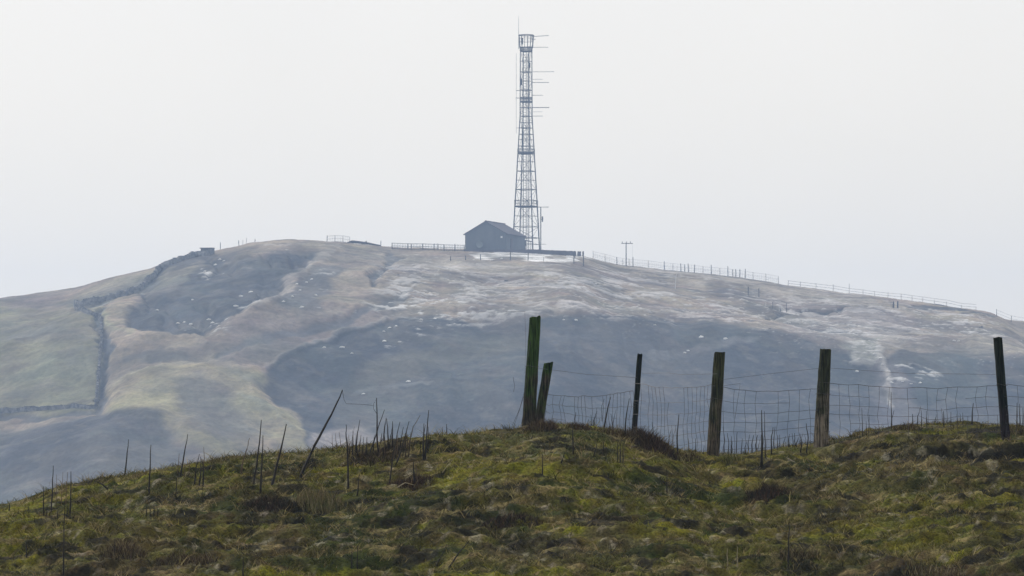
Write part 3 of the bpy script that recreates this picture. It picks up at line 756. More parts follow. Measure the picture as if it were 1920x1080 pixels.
for ring_r, yy in ((0.0, -0.18), (0.45, -0.24), (0.8, -0.42)):
    for i in range(n):
        a = 2 * math.pi * i / n; dish.v.append((3.3 + ring_r * math.cos(a), yy, 0.95 + ring_r * math.sin(a)))
for rr in range(2):
    for i in range(n):
        j = (i + 1) % n; dish.f.append((rr * n + i, rr * n + j, (rr + 1) * n + j, (rr + 1) * n + i))
dish.tube([(3.3, 0, 0.95), (3.3, -0.2, 0.95)], 0.06, 6)
dish.build("wall_dish", noise_mat("grey dish", (0.16, 0.19, 0.21), (0.20, 0.23, 0.25), 1.0, 0.7), bld)
gt = MB().tube([(W_ + .3, -.2, eh - .15), (W_ + .3, L_ + .2, eh - .15)], .08, 5).tube([(-.3, -.2, eh - .15), (-.3, L_ + .2, eh - .15)], .08, 5)
gt.build("gutter", M["slate"], bld)
# ---- low cabinet between building and mast
cbp = hill_pt(989, 1016.0)
cab = empty("equipment_cabinet", cbp + [0, 0, 0], "low equipment cabinet with a sloping lid between the dark building and the mast legs", "cabinet")
b = MB().box((-0.8, 0, 1.5), (0.9, 1.0, 1.1)); b.build("cabinet_body", M["steel"], cab)
b = MB(); b.v = [(-1.4, -.7, 2.15), (0.9, -.7, 1.75), (0.9, .7, 1.75), (-1.4, .7, 2.15), (-1.4, -.7, 2.3), (0.9, -.7, 1.9), (0.9, .7, 1.9), (-1.4, .7, 2.3)]
b.f = [(3, 2, 1, 0), (4, 5, 6, 7), (0, 1, 5, 4), (1, 2, 6, 5), (2, 3, 7, 6), (3, 0, 4, 7)]
b.build("lid", M["slate"], cab)
b = MB()
for xx in (-1.15, -0.45, 0.7): b.tube([(xx, 0, -0.3), (xx, 0, 1.78)], 0.06, 5)
b.build("support_frame", M["steel"], cab)

# ---- far fences
def far_fence(name, label, cat, posts, Yd, wires, mats=None, wire_r=0.025, r=0.07, group=None, mesh_step=None, wire_mat="far_wire", base_drop=0.3):
    """posts: (u, height in photo px, [pale]) standing on the hill at distance Yd(u)"""
    pts = []
    for p in posts:
        Y_ = Yd(p[0]) if callable(Yd) else Yd
        pts.append((hill_pt(p[0], Y_), p[1] * Y_ / F, p[2] if len(p) > 2 else ""))
    org = pts[0][0].copy()
    root = empty(name, org, label, cat, group)
    for P, h, fl in pts:
        q = P - org
        lean = random.uniform(-0.04, 0.04) * h
        mb = MB().tube([(q[0], q[1], q[2] - base_drop), (q[0] + lean, q[1], q[2] + h)], [r * 1.1, r * 0.9], 5)
        mb.build("post", M["far_post_pale"] if "p" in fl else M["far_post"], root)
    for fr in wires:
        w = MB()
        line = []
        for P, h, fl in pts:
            if "x" in fl: continue
            hh = np.median([a[1] for a in pts]) * fr
            line.append(tuple(P - org + [0, -0.08, hh]))
        if len(line) > 1:
            w.tube(line, wire_r, 4); w.build("wire", M[wire_mat], root)
    return root, pts, org
def panel_between(root, pts, org, z0, z1, step, r, mat, name="mesh_panel"):
    for (P, h, _), (Q, h2, _) in zip(pts[:-1], pts[1:]):
        n = max(2, int(np.linalg.norm(Q - P) / step)); b = MB()
        for t in (np.arange(n) + 0.5) / n:
            m = P + (Q - P) * t - org; b.tube([(m[0], m[1] - .05, m[2] + z0), (m[0], m[1] - .05, m[2] + z1)], r, 4)
        for zz in (z0, (z0 + z1) / 2, z1):
            a, c = P - org, Q - org
            b.tube([(a[0], a[1] - .08, a[2] + zz), (c[0], c[1] - .08, c[2] + zz)], r * 1.6, 4)
        b.build(name, mat, root)
# left compound fence: fine railings
r_, p_, o_ = far_fence("compound_railing", "grey mesh railing running along the hill top left of the dark building", "railing",
    [(735, 12), (765, 11), (771, 11), (793, 11), (814, 13), (821, 13), (833, 12), (853, 14), (871, 12)], 1001.0, [0.05], r=0.07)
panel_between(r_, p_, o_, 0.12, 1.25, 0.30, 0.028, M["far_post"])
# dark boarded fence right of the building
def board_fence():
    us = [870, 905, 930, 960, 985, 1010, 1035, 1060, 1078, 1094]
    Yb_ = lambda u: 1001.0 - (u - 870) * 0.02
    top = [at(u, float(np.interp(u, [870, 1000, 1094], [468.2, 467.8, 471.5])), Yb_(u)) for u in us]
    bot = [at(u, float(np.interp(u, [870, 960, 1094], [470.5, 472.5, 480.3])), Yb_(u)) for u in us]
    org = bot[0].copy(); root = empty("boarded_fence", org, "dark close boarded fence running right from the building past the mast foot", "fence")
    for p, q in zip(bot, top):
        d = p - org; e = q - org; MB().tube([(d[0], d[1] + .12, d[2] - 1.2), (e[0], e[1] + .12, e[2] + .06)], 0.09, 5).build("post", M["far_post"], root)
    for i in range(len(us) - 1):
        b = MB(); L = np.linalg.norm((bot[i + 1] - bot[i])[:2]); n = max(1, int(L / 0.24))
        for k in range(n):
            t = (k + .5) / n; m = bot[i] + (bot[i + 1] - bot[i]) * t - org; w = top[i] + (top[i + 1] - top[i]) * t - org
            if i == len(us) - 2 and k % 4 == 1: continue
            z1 = w[2] + random.uniform(-.03, .03)
            b.box((m[0], m[1], (m[2] - 0.05 + z1) / 2), (L / n * 0.97, 0.05, z1 - m[2] + 0.05))
        b.build("board_panel", M["slate"], root)
board_fence()
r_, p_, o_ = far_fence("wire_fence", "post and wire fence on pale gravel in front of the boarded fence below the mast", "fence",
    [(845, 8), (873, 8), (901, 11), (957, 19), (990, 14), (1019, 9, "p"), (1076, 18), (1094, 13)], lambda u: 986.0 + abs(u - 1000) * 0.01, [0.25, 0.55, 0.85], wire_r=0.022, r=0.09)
# skyline stakes on the left
r_, p_, o_ = far_fence("skyline_fence", "sparse leaning stakes on the skyline between the stone shelter and the mesh panel", "fence",
    [(413, 17), (448, 13), (455, 12, "p"), (462, 14, "p"), (478, 9)], 1018.0, [], r=0.075)
r_, p_, o_ = far_fence("mesh_hurdle", "pale mesh hurdle with one dark end post on the hill top left of the mast", "hurdle",
    [(613, 14), (628, 12, "p"), (643, 12, "p"), (656, 12, "p")], 1016.0, [0.05], r=0.07)
panel_between(r_, p_, o_, 0.1, 1.35, 0.3, 0.015, M["steel_pale"])
p0 = hill_pt(714, 1005.0)
tag(MB().tube([(0, 0, -.3), (0.02, 0, 1.15)], 0.07, 5).build("stake", M["far_post"], None, loc=tuple(p0)), "lone grey stake right of the dark rail on the hill top", "stake")
# fallen dark rail / pipe on the skyline
pa = [hill_pt(u, 1012 - (u - 650) * .12) for u in (652, 660, 672, 690, 713)]
org = pa[0].copy(); root = empty("dark_pipe", org, "dark curved pipe lying on the crest left of the compound railing", "pipe")
MB().tube([tuple(p - org + [0, 0, h]) for p, h in zip(pa, (.15, .55, .55, .45, .15))], [.16, .3, .28, .2, .12], 8).build("pipe_length", M["far_post"], root)
MB().tube([tuple(pa[3] - org + [-.4, 0, .3]), tuple(pa[3] - org + [-.4, 0, .95])], .16, 6).build("valve", M["far_post"], root)
# right skyline fence
def yr(u): return 1024.0
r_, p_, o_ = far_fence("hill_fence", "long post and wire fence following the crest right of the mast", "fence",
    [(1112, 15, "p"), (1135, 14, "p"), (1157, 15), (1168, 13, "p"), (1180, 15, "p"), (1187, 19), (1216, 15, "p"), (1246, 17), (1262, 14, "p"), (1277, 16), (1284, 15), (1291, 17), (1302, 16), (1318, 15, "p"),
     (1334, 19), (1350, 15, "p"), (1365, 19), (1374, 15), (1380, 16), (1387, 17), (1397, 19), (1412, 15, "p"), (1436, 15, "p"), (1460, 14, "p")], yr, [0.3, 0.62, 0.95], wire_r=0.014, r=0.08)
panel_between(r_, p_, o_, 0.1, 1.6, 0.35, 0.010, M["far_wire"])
gp = [hill_pt(1403, 985.0), hill_pt(1423, 985.0)]
gt = empty("field_gate", gp[0], "small metal gate at the right end of the crest fence", "gate")
gd = gp[1] - gp[0]
b = MB()
for h in (.25, .6, .95, 1.3): b.tube([(0, 0, h), (gd[0], gd[1], gd[2] + h)], .035, 4)
b.build("gate_bars", M["far_wire"], gt)
for q in ((0, 0, 0), gd): MB().tube([(q[0], q[1], q[2] - .3), (q[0], q[1], q[2] + 1.8)], .09, 5).build("post", M["far_post"], gt)
far_fence("low_fence", "row of dark and pale stakes on the slope below and right of the gate", "fence",
    [(1436, 7, "p"), (1449, 12), (1461, 12, "p"), (1466, 11, "p"), (1475, 17)], 972.0, [0.4, 0.8], r=0.06, wire_r=0.015)
far_fence("end_fence", "thin pale wire fence on the skyline at the far right end of the hill", "fence",
    [(1869, 14), (1896, 13), (1925, 13), (1960, 13)], 1000.0, [0.5, 0.95], r=0.06, wire_r=0.02)
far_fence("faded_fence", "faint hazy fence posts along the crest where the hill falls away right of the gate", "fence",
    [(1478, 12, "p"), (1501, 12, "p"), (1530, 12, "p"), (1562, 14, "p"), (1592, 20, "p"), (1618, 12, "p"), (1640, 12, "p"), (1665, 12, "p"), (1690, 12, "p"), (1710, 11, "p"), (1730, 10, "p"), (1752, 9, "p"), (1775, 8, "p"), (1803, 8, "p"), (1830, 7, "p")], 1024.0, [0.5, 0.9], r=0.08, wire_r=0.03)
far_fence("marker_stakes", "two dark marker stakes on the slope above the dark terrace line", "stakes",
    [(1675, 12), (1683, 13)], 985.0, [], r=0.16)
# white leaning wand
p0 = on_hill(1266, 541)
tag(MB().tube([(0, 0, -.2), (.15, 0, 2.2), (.5, 0, 4.6)], [.06, .05, .03], 5).build("marker_wand", M["pale"], None, loc=tuple(p0)), "tall thin white leaning wand on the slope right of the utility pole", "marker")
# utility pole
up = hill_pt(1174, 1025.0)
H_ = z_at(455, 1025.0) - up[2]
pole = empty("utility_pole", up, "wooden utility pole with a crossarm on the skyline right of the mast", "utility pole")
MB().tube([(0, 0, -.5), (0, 0, H_)], [.13, .10], 6).build("pole", M["far_post"], pole)
MB().box((.2, 0, H_ - .15), (2.4, .14, .14)).build("crossarm", M["far_post"], pole)
for xx in (-.8, .1, .9):
    MB().tube([(xx, 0, H_ - .08), (xx, 0, H_ + .28)], .07, 6).build("insulator", M["steel_pale"], pole)
MB().tube([(1.3, 0, H_ - .2), (1.42, 0, -.3)], .012, 4).build("stay_wire", M["steel_pale"], pole)

# ---- dry stone walls
def stone_wall(name, label, pix, h, w):
    P = []
    for (u0, v0), (u1, v1) in zip(pix[:-1], pix[1:]):
        n = max(2, int(math.hypot(u1 - u0, v1 - v0) / 4))
        for i in range(n):
            t = i / n; P.append(on_hill(u0 + (u1 - u0) * t, v0 + (v1 - v0) * t))
    P.append(on_hill(*pix[-1]))
    Q = [P[0]]
    for p in P[1:]:
        d = np.linalg.norm((p - Q[-1])[:2])
        if d < 0.3: continue
        n = max(1, int(d / 0.7))
        for i in range(1, n + 1):
            q = Q[-1] * 1.0 if False else None
            a = Q[-1] if i == 1 else a
        s = Q[-1]
        for i in range(1, n + 1):
            m = s + (p - s) * i / n; Q.append(np.array([m[0], m[1], float(hill(m[0], m[1]))]))
    org = Q[0].copy(); root = empty(name, org, label, "stone wall")
    b = MB(); k = 0; V_ = []
    for i, q in enumerate(Q):
        t = Q[min(i + 1, len(Q) - 1)] - Q[max(i - 1, 0)]; nrm = np.array([-t[1], t[0]]); nrm /= np.linalg.norm(nrm) + 1e-9
        hh = h * (0.35 + 1.0 * float(fbm(i * .23, 0., 5))); ww = w * random.uniform(.9, 1.1)
        for sx, zz, f in ((-1, -.5, 1), (-1, hh * .5, .85), (-1, hh, .6), (1, hh, .6), (1, hh * .5, .85), (1, -.5, 1)):
            c = q - org
            b.v.append((c[0] + nrm[0] * sx * ww / 2 * f, c[1] + nrm[1] * sx * ww / 2 * f, c[2] + zz + random.uniform(-.06, .06)))
    for i in range(len(Q) - 1):
        for j in range(5): b.f.append((i * 6 + j, i * 6 + j + 1, (i + 1) * 6 + j + 1, (i + 1) * 6 + j))
    b.f.append(tuple(range(6))); b.f.append(tuple((len(Q) - 1) * 6 + j for j in reversed(range(6))))
    b.build("stone_courses", M["stone_dark"], root)
    c = MB()
    for i, q in enumerate(Q):
        d = q - org; c.box((d[0], d[1], d[2] + h * (0.35 + 1.0 * float(fbm(i * .23, 0., 5))) + random.uniform(-.05, .08)), (random.uniform(.3, .7), random.uniform(.3, .5), random.uniform(.15, .3)), random.uniform(0, 3))
    c.build("coping_stones", M["stone_dark"], root)
stone_wall("drystone_wall", "dark broken stone wall climbing the left skyline to the stone shelter", [(400, 477), (372, 480), (340, 489), (318, 497), (300, 505), (288, 522), (262, 545), (228, 556), (180, 568), (142, 576)], 1.25, 1.0)
stone_wall("drystone_wall", "straight stone wall dropping down the left slope beside the green field", [(142, 580), (172, 590), (190, 600), (190, 640), (186, 690), (182, 735), (180, 764)], 0.8, 0.6)
stone_wall("drystone_wall", "low stone wall crossing the foot of the green field to the left edge", [(180, 766), (140, 764), (90, 768), (40, 771), (-30, 776), (-90, 780)], 0.7, 0.6)
# stone shelter at the end of the wall
sp_ = hill_pt(391, 1006.0) - np.array([0, 0, 0.45])
sh = empty("stone_shelter", sp_, "small dark stone shelter with a slanting flat roof on the left shoulder of the hill", "shelter")
b = MB(); wz = 1.25
b.v = [(-1.9, -1, -.6), (1.3, -1, -.8), (1.3, 1.2, -.6), (-1.9, 1.2, -.6), (-1.5, -.9, wz), (1.05, -.9, wz - .15), (1.05, 1, wz - .15), (-1.5, 1, wz)]
b.f = [(0, 1, 5, 4), (1, 2, 6, 5), (2, 3, 7, 6), (3, 0, 4, 7), (4, 5, 6, 7)]
b.build("wall", M["stone_dark"], sh)
MB().box((-.25, 0, wz + .06), (3.0, 2.4, .16)).build("roof_slab", M["stone_dark"], sh)
MB().box((.5, -.95, .1), (.7, .14, 1.2)).build("doorway", M["slate"], sh)

# ---- boulders
def rock_mesh(seed, mat):
    r = random.Random(seed); b = MB(); n, m_ = 8, 5
    ph = [r.uniform(.7, 1.25) for _ in range(n * m_)]
    for j in range(m_):
        el = -0.5 + (j / (m_ - 1)) * 2.0
        for i in range(n):
            a = 2 * math.pi * i / n + r.uniform(-.2, .2); q = ph[j * n + i]
            b.v.append((math.cos(a) * math.cos(el) * q, math.sin(a) * math.cos(el) * q * .8, math.sin(el) * q * .62))
    for j in range(m_ - 1):
        for i in range(n):
            k2 = (i + 1) % n; b.f.append((j * n + i, j * n + k2, (j + 1) * n + k2, (j + 1) * n + i))
    b.f.append(tuple((m_ - 1) * n + i for i in range(n))); b.f.append(tuple(reversed(range(n))))
    me = bpy.data.meshes.new("boulder"); me.from_pydata(b.v, [], b.f); me.materials.append(mat); me.update(); return me
RK = [rock_mesh(s, M["stone_pale"]) for s in range(4)]; RKD = [rock_mesh(s + 9, M["stone_dark"]) for s in range(2)]
def rock(u, v, wpx, label, group, dark=False):
    p = on_hill(u, v); s = wpx * p[1] / F / 2
    o = bpy.data.objects.new("boulder", random.choice(RKD if dark else RK)); COL.objects.link(o)
    o.location = (float(p[0]), float(p[1]), float(p[2]) + s * .1); o.scale = (s, s * random.uniform(.7, 1), s * random.uniform(.6, 1.0)); o.rotation_euler = (random.uniform(-.15, .15), random.uniform(-.15, .15), random.uniform(-.4, .4))
    tag(o, label, "boulder", group)
clusters = [
    ("pale boulders strewn over the dark slope on the left", "pale boulder lying in the dark hollow on the left slope", [(333, 607, 7), (345, 605, 5), (358, 610, 8), (392, 600, 9), (398, 606, 6), (452, 556, 8), (470, 548, 8), (443, 575, 9), (384, 509, 6), (404, 497, 6), (420, 490, 5), (412, 487, 5), (295, 582, 5), (361, 563, 5)]),
    ("pale boulders right of the bright ridge", "small pale boulder right of the bright ridge line", [(566, 577, 8), (556, 533, 5), (562, 545, 5), (575, 530, 5), (531, 566, 6), (584, 524, 5), (592, 554, 6), (548, 556, 5)]),
    ("pale boulders below the scree", "pale boulder on the dark slope below the central scree", [(720, 640, 7), (642, 652, 9), (660, 663, 6), (720, 622, 5), (730, 615, 6), (742, 612, 5), (790, 600, 6), (815, 598, 6), (835, 592, 6), (765, 716, 8), (681, 739, 6), (608, 652, 7)]),
    ("pale boulders on the middle slope", "small pale boulder on the slope beneath the boarded fence", [(1057, 600, 5), (1080, 601, 6), (1228, 610, 5), (1314, 633, 8), (1284, 662, 5), (1290, 658, 5), (1360, 636, 7), (922, 488, 5), (940, 486, 5), (1090, 538, 5), (1117, 533, 5)]),
    ("pale boulders round the gully on the right", "pale boulder around the gully at the right", [(1607, 697, 6), (1672, 718, 6), (1692, 716, 5), (1708, 720, 5), (1725, 718, 5), (1640, 664, 6), (1650, 672, 6), (1655, 684, 5), (1789, 639, 5), (1798, 640, 5), (1480, 606, 5), (1573, 588, 5)]),
]
for grp, lab, lst in clusters:
    for u, v, w in lst: rock(u, v, w * 1.2, lab, grp)
for u, v, w in [(1432, 708, 5), (1840, 614, 8), (949, 527, 8), (1444, 617, 6), (747, 516, 5)]:
    rock(u, v, w, {1432: "small dark boulder alone on the blue slope left of the tapered post", 1840: "dark boulder on the right shoulder of the hill", 949: "dark boulder on the pale slope below the building", 1444: "dark boulder beside the pale speckled ground on the right", 747: "small dark boulder under the crest left of the compound"}[u], None, True)

# ================================================================== FOREGROUND FENCE
FY = {}
def wood_post(parent, org, base, top, w0, w1, mat, seed, label=None, square=0.35, split=0.0):
    """irregular hewn post, base and top in world space, widths in metres"""
    r = random.Random(seed); b = MB(); n = 14; rows = 16
    base = np.array(base, float); top = np.array(top, float)
    prof = [1 + r.uniform(-.05, .05) for _ in range(n)]
    rot = r.uniform(0, 1.5)
    for j in range(rows + 1):
        t = j / rows
        c = base + (top - base) * t - org; w = (w0 + (w1 - w0) * t) / 2
        c = c + np.array([r.uniform(-.0025, .0025), 0, 0])
        for i in range(n):
            a = 2 * math.pi * i / n
            sq = 1.0 / max(abs(math.cos(a + rot)), abs(math.sin(a + rot)))
            rad = w * ((1 - square) + square * sq) * prof[i] * (1 + r.uniform(-.02, .02))
            zz = c[2] + (r.uniform(-.012, .012) + split * math.cos(a) if j == rows else 0)
            b.v.append((c[0] + rad * math.cos(a), c[1] + rad * math.sin(a), zz))
    for j in range(rows):
        for i in range(n):
            k2 = (i + 1) % n; b.f.append((j * n + i, j * n + k2, (j + 1) * n + k2, (j + 1) * n + i))
    b.f.append(tuple(rows * n + i for i in range(n)))
    # mesh local origin at the post base so that the grain runs up it
    off = base - org
    v = [(p[0] - off[0], p[1] - off[1], p[2] - off[2]) for p in b.v]
    o = link_mesh("post", v, b.f, mat, parent, False, tuple(map(float, off)))
    if label: o["label"] = label
    return o
posts = [
    # base u, base v, top u, top v, base width px, top width px, distance, material, label
    (990, 812, 1003.5, 594, 25, 20, 60.3, "wood_green", "tallest green algae covered post", 0.006),
    (1009, 800, 1028.5, 681, 17, 18, 60.7, "wood_green", "short stub post leaning right against the tallest post", 0.012),
    (1188, 822, 1199.5, 664, 10.5, 9.5, 64.0, "wood_dark", "thin dark post standing beyond the crest", 0.0),
    (1336, 862, 1349.5, 661, 24, 20, 60.5, "wood_brown", "brown and green post with a flat top", 0.0),
    (1538, 848, 1547.5, 655, 30, 21, 60.7, "wood_silver", "grey brown post that widens at its foot", 0.0),
    (1887, 838, 1870.5, 633, 17, 16.5, 59.6, "wood_dark", "dark post leaning left at the right edge", 0.0),
    (2230, 850, 2222, 640, 22, 19, 59.0, "wood_brown", None, 0.0),
]
org = at(990, 805, 60.3)
fence = empty("stock_fence", org, "old leaning stock fence of wooden posts and wire netting along the grassy bank", "fence")
PB = []
for i, (bu_, bv, tu, tv, w0, w1, Yp, mt, lb, sp2) in enumerate(posts):
    s = Yp / F
    base = at(bu_, bv, Yp); top = at(tu, tv, Yp)
    g = float(fg(base[0], base[1]))
    d = (base - top); k_ = (top[2] - (min(g, base[2]) - 0.18)) / (top[2] - base[2])
    low = top + d * k_
    wood_post(fence, org, low, top, w0 * s * 0.97, w1 * s * 0.97, M[mt], 40 + i, lb, 0.4, sp2)
    PB.append((base, top, g, s))
    if i != 1:
        q = (low - org) + (top - low) * 0.62
        w = (w0 + w1) / 2 * s / 2
        MB().tube([tuple(q + [w * math.cos(a) * 1.12, w * math.sin(a) * 1.12, 0.01 * math.sin(2 * a)]) for a in np.linspace(0, 2 * math.pi, 13)], 0.0022, 4).build("wire_loop", M["wire"], fence)
# netting between posts
def netting(i, j, tops, rows, seed, step=0.125, broken=0.24):
    r = random.Random(seed)
    A, B = PB[i][0], PB[j][0]
    L = np.linalg.norm((B - A)[:2]); n = int(L / step)
    def gz(x, y): return float(fg(x, y)) 
    ga, gb = gz(A[0], A[1]), gz(B[0], B[1])
    za, zb_ = tops[0], tops[1]
    G = []
    for k in range(n + 1):
        t = k / n; x = A[0] + (B[0] - A[0]) * t; y = A[1] + (B[1] - A[1]) * t - 0.06
        zt = za + (zb_ - za) * t - 0.05 * math.sin(math.pi * t) + 0.018 * (float(fbm(k * .4, seed * 1.7, 5)) - .5) * 2
        g = min(ga + (gb - ga) * t, gz(x, y)) - 0.02
        col = []
        for rr in range(rows):
            f = (rr / (rows - 1)) ** 0.85
            col.append(np.array([x + 0.03 * (float(fbm(k * .3, rr * .9 + seed, 9)) - .5) * 2, y, zt + (g - zt) * f + r.uniform(-.006, .006)]) - org)
        G.append(col)
    hw = MB()
    for rr in range(rows):
        if rr not in (0, rows - 1) and r.random() < 0.0: continue
        run = []
        for k in range(n + 1):
            if r.random() < broken * 0.25 and 0 < rr < rows - 1:
                if len(run) > 1: hw.tube(run, 0.0019, 4)
                run = []
            else: run.append(tuple(G[k][rr]))
        if len(run) > 1: hw.tube(run, 0.0027 if rr == 0 else 0.0021, 4)
    for k in range(n + 1):
        if r.random() < broken: 
            a_ = r.randint(1, rows - 2); hw.tube([tuple(p) for p in G[k][a_:]], 0.0019, 4)
        else: hw.tube([tuple(p) for p in G[k]], 0.0019, 4)
    hw.build("netting", M["wire"], fence)
def zrow(v, i): return z_at(v, PB[i][0][1])
netting(1, 2, (zrow(738, 1), zrow(733, 2)), 8, 3, 0.13, 0.25)
netting(2, 3, (zrow(718, 2), zrow(722, 3)), 8, 4, 0.18, 0.25)
netting(3, 4, (zrow(724, 3), zrow(728, 4)), 8, 5)
netting(4, 5, (zrow(717, 4), zrow(722, 5)), 8, 6)
netting(5, 6, (zrow(722, 5), zrow(735, 6)), 8, 7)
# single top strands
def strand(pix, Ys, r, name="wire"):
    P = [tuple(at(u, v, Y_) - org) for (u, v), Y_ in zip(pix, Ys)]
    MB().tube(P, r, 4).build(name, M["wire"], fence)
strand([(1008, 690), (1100, 702), (1195, 708)], [60.3, 62, 64], 0.0018)
strand([(1204, 700), (1253, 699), (1275, 702), (1345, 701)], [63.9, 62, 61.5, 59.6], 0.0018)
strand([(1358, 723), (1388, 719), (1384, 745), (1378, 785)], [59.6, 59.5, 59.5, 59.5], 0.0020)
strand([(1353, 712), (1450, 700), (1541, 690)], [59.6, 59.8, 60], 0.0016)
strand([(1553, 690), (1700, 700), (1872, 702)], [60, 59.8, 59.6], 0.0016)
# loose strands hanging down the left side of the tallest post
for pts in ([(995, 640), (986, 690), (983, 735), (975, 765), (961, 797)], [(990, 690), (983, 740), (972, 775), (963, 800)], [(988, 700), (984, 760), (976, 803)], [(962, 707), (965, 724), (963, 735)], [(984, 584), (986, 640), (984, 700)], [(948, 584), (984, 584)]):
    strand(pts, [60.2] * len(pts), 0.0022 if pts[0][1] > 600 else 0.0012, "loose_wire")

# ================================================================== DEAD STEMS
def stem(pix, wpx, mat, label, group, name="dead_stem", Yd=None, twig=None, cat="dead stem"):
    (u0, v0) = pix[0]
    cv = float(fg_v(u0))
    if Yd: p0 = at(u0, v0, Yd); Yb = Yd
    elif v0 < cv + 3: Yb = float(yc_fg(u0)) + 0.2; p0 = bank_pt(u0, Yb)
    else: p0 = on_bank(u0, v0); Yb = p0[1]
    s = Yb / F
    P = [np.array(at(u, v, Yb - 0.05 * i)) for i, (u, v) in enumerate(pix)]
    g = float(fg(P[0][0], P[0][1]))
    P[0][2] = min(P[0][2], g) - 0.03
    # subdivide with slight natural wobble
    Q = []; r = random.Random(int(u0 * 7 + v0))
    for a, b_ in zip(P[:-1], P[1:]):
        for t in (0, .33, .66): Q.append(a + (b_ - a) * t + (np.array([r.uniform(-1, 1), r.uniform(-1, 1), 0]) * 0.004 if (t or len(Q)) else 0))
    Q.append(P[-1])
    o0 = Q[0].copy(); w = (wpx * 1.3 + 0.3) * s / 2
    rs = [w * (1 - 0.72 * i / (len(Q) - 1)) for i in range(len(Q))]
    b = MB().tube([tuple(q - o0) for q in Q], rs, 5)
    if twig:
        for tp_ in twig:
            T = [tuple(np.array(at(u, v, Yb - 0.03)) - o0) for u, v in tp_]
            b.tube(T, [min(w * .4, .003)] + [min(w * .25, .0018)] * (len(T) - 1), 4)
    o = b.build(name, M[mat], None, loc=tuple(map(float, o0)))
    return tag(o, label, cat, group)
D_, B_, S_ = "stem", "stem_brown", "stem_straw"
stem([(562, 893), (590, 836), (615, 790), (634, 752), (642, 731)], 4.6, D_, "longest thick stem leaning far to the right out of the left bank", None,
     twig=[[(642, 733), (645, 749), (649, 757), (675, 758), (700, 760)]])
stem([(711, 853), (707, 828), (707, 780), (706, 746)], 3.2, D_, "tall upright stem with a looped side twig in the middle clump", None, twig=[[(706, 775), (700, 766), (701, 756), (706, 749)]])
stem([(653, 915), (652, 850), (649, 820), (649, 796)], 3.0, D_, "tall dark stem at the left edge of the middle clump", None)
stem([(797, 862), (800, 820), (804, 769)], 3.0, D_, "tall dark stem at the right edge of the middle clump", None)
stem([(509, 908), (525, 850), (537, 795)], 4.2, D_, "thick tapering stem leaning right, just left of the longest stem", None)
stem([(475, 908), (484, 850), (490, 787)], 3.4, D_, "tallest stem of the trio right of centre left slope", None, twig=[[(478, 893), (470, 866), (459, 868)]])
stem([(488, 925), (491, 870), (493, 816)], 3.2, D_, "upright stem crossing behind the tallest of the trio", None)
stem([(451, 889), (456, 862), (463, 842), (468, 821)], 2.4, B_, "thin crooked brown stem left of the stem trio", None)
stem([(232, 895), (237, 862), (241, 824)], 2.6, D_, "lone upright stem on the left crest", None)
stem([(279, 927), (281, 880), (283, 834)], 2.8, D_, "lone straight stem right of the left crest stem", None)
stem([(338, 892), (345, 852), (352, 814)], 2.6, D_, "lone stem leaning right between the crest stems and the bent cluster", None)
stem([(119, 1078), (120, 1010), (121, 935)], 2.6, D_, "very tall dark stem near the bottom left corner", None)
stem([(1075, 852), (1074, 799)], 3.2, D_, "short straight stake-like stem in front of the leaning stub post", None)
stem([(1132, 800), (1138, 772), (1145, 744)], 2.6, D_, "stem leaning right in front of the netting before the thin post", None, twig=[[(1129, 790), (1128, 762), (1133, 748)]])
stem([(1171, 822), (1174, 785), (1180, 747)], 2.4, D_, "bent stem just left of the thin post", None)
stem([(1272, 856), (1269, 830), (1273, 777)], 3.0, D_, "crooked stem left of the flat topped post", None)
stem([(1429, 873), (1429, 820), (1428, 769)], 3.2, D_, "tallest stem between the two brown posts", None)
stem([(1478, 1064), (1479, 1020), (1480, 980)], 2.6, D_, "tall dark stem standing low on the right bank", None)
stem([(456, 1079), (456, 1044)], 2.6, D_, "short straight dark stem at the bottom left of centre", None)
stem([(1251, 925), (1250, 878)], 2.2, D_, "thin dark stem in the middle of the bank", None)
stem([(1821, 797), (1825, 756)], 2.6, D_, "lone dark stem left of the leaning right hand post", None, Yd=60.9)
stem([(823, 890), (858, 850)], 1.0, S_, "pale arching stem on the central bank", None)
stem([(836, 1068), (862, 1034), (880, 1015)], 3, D_, "dark twig leaning right low on the central bank", None)
stem([(817, 1060), (838, 1020)], 2, D_, "thin dark twig beside the low central twig", None)
G1 = "dead stems in the middle clump"; L1 = "thin dead stem in the middle clump of stems"
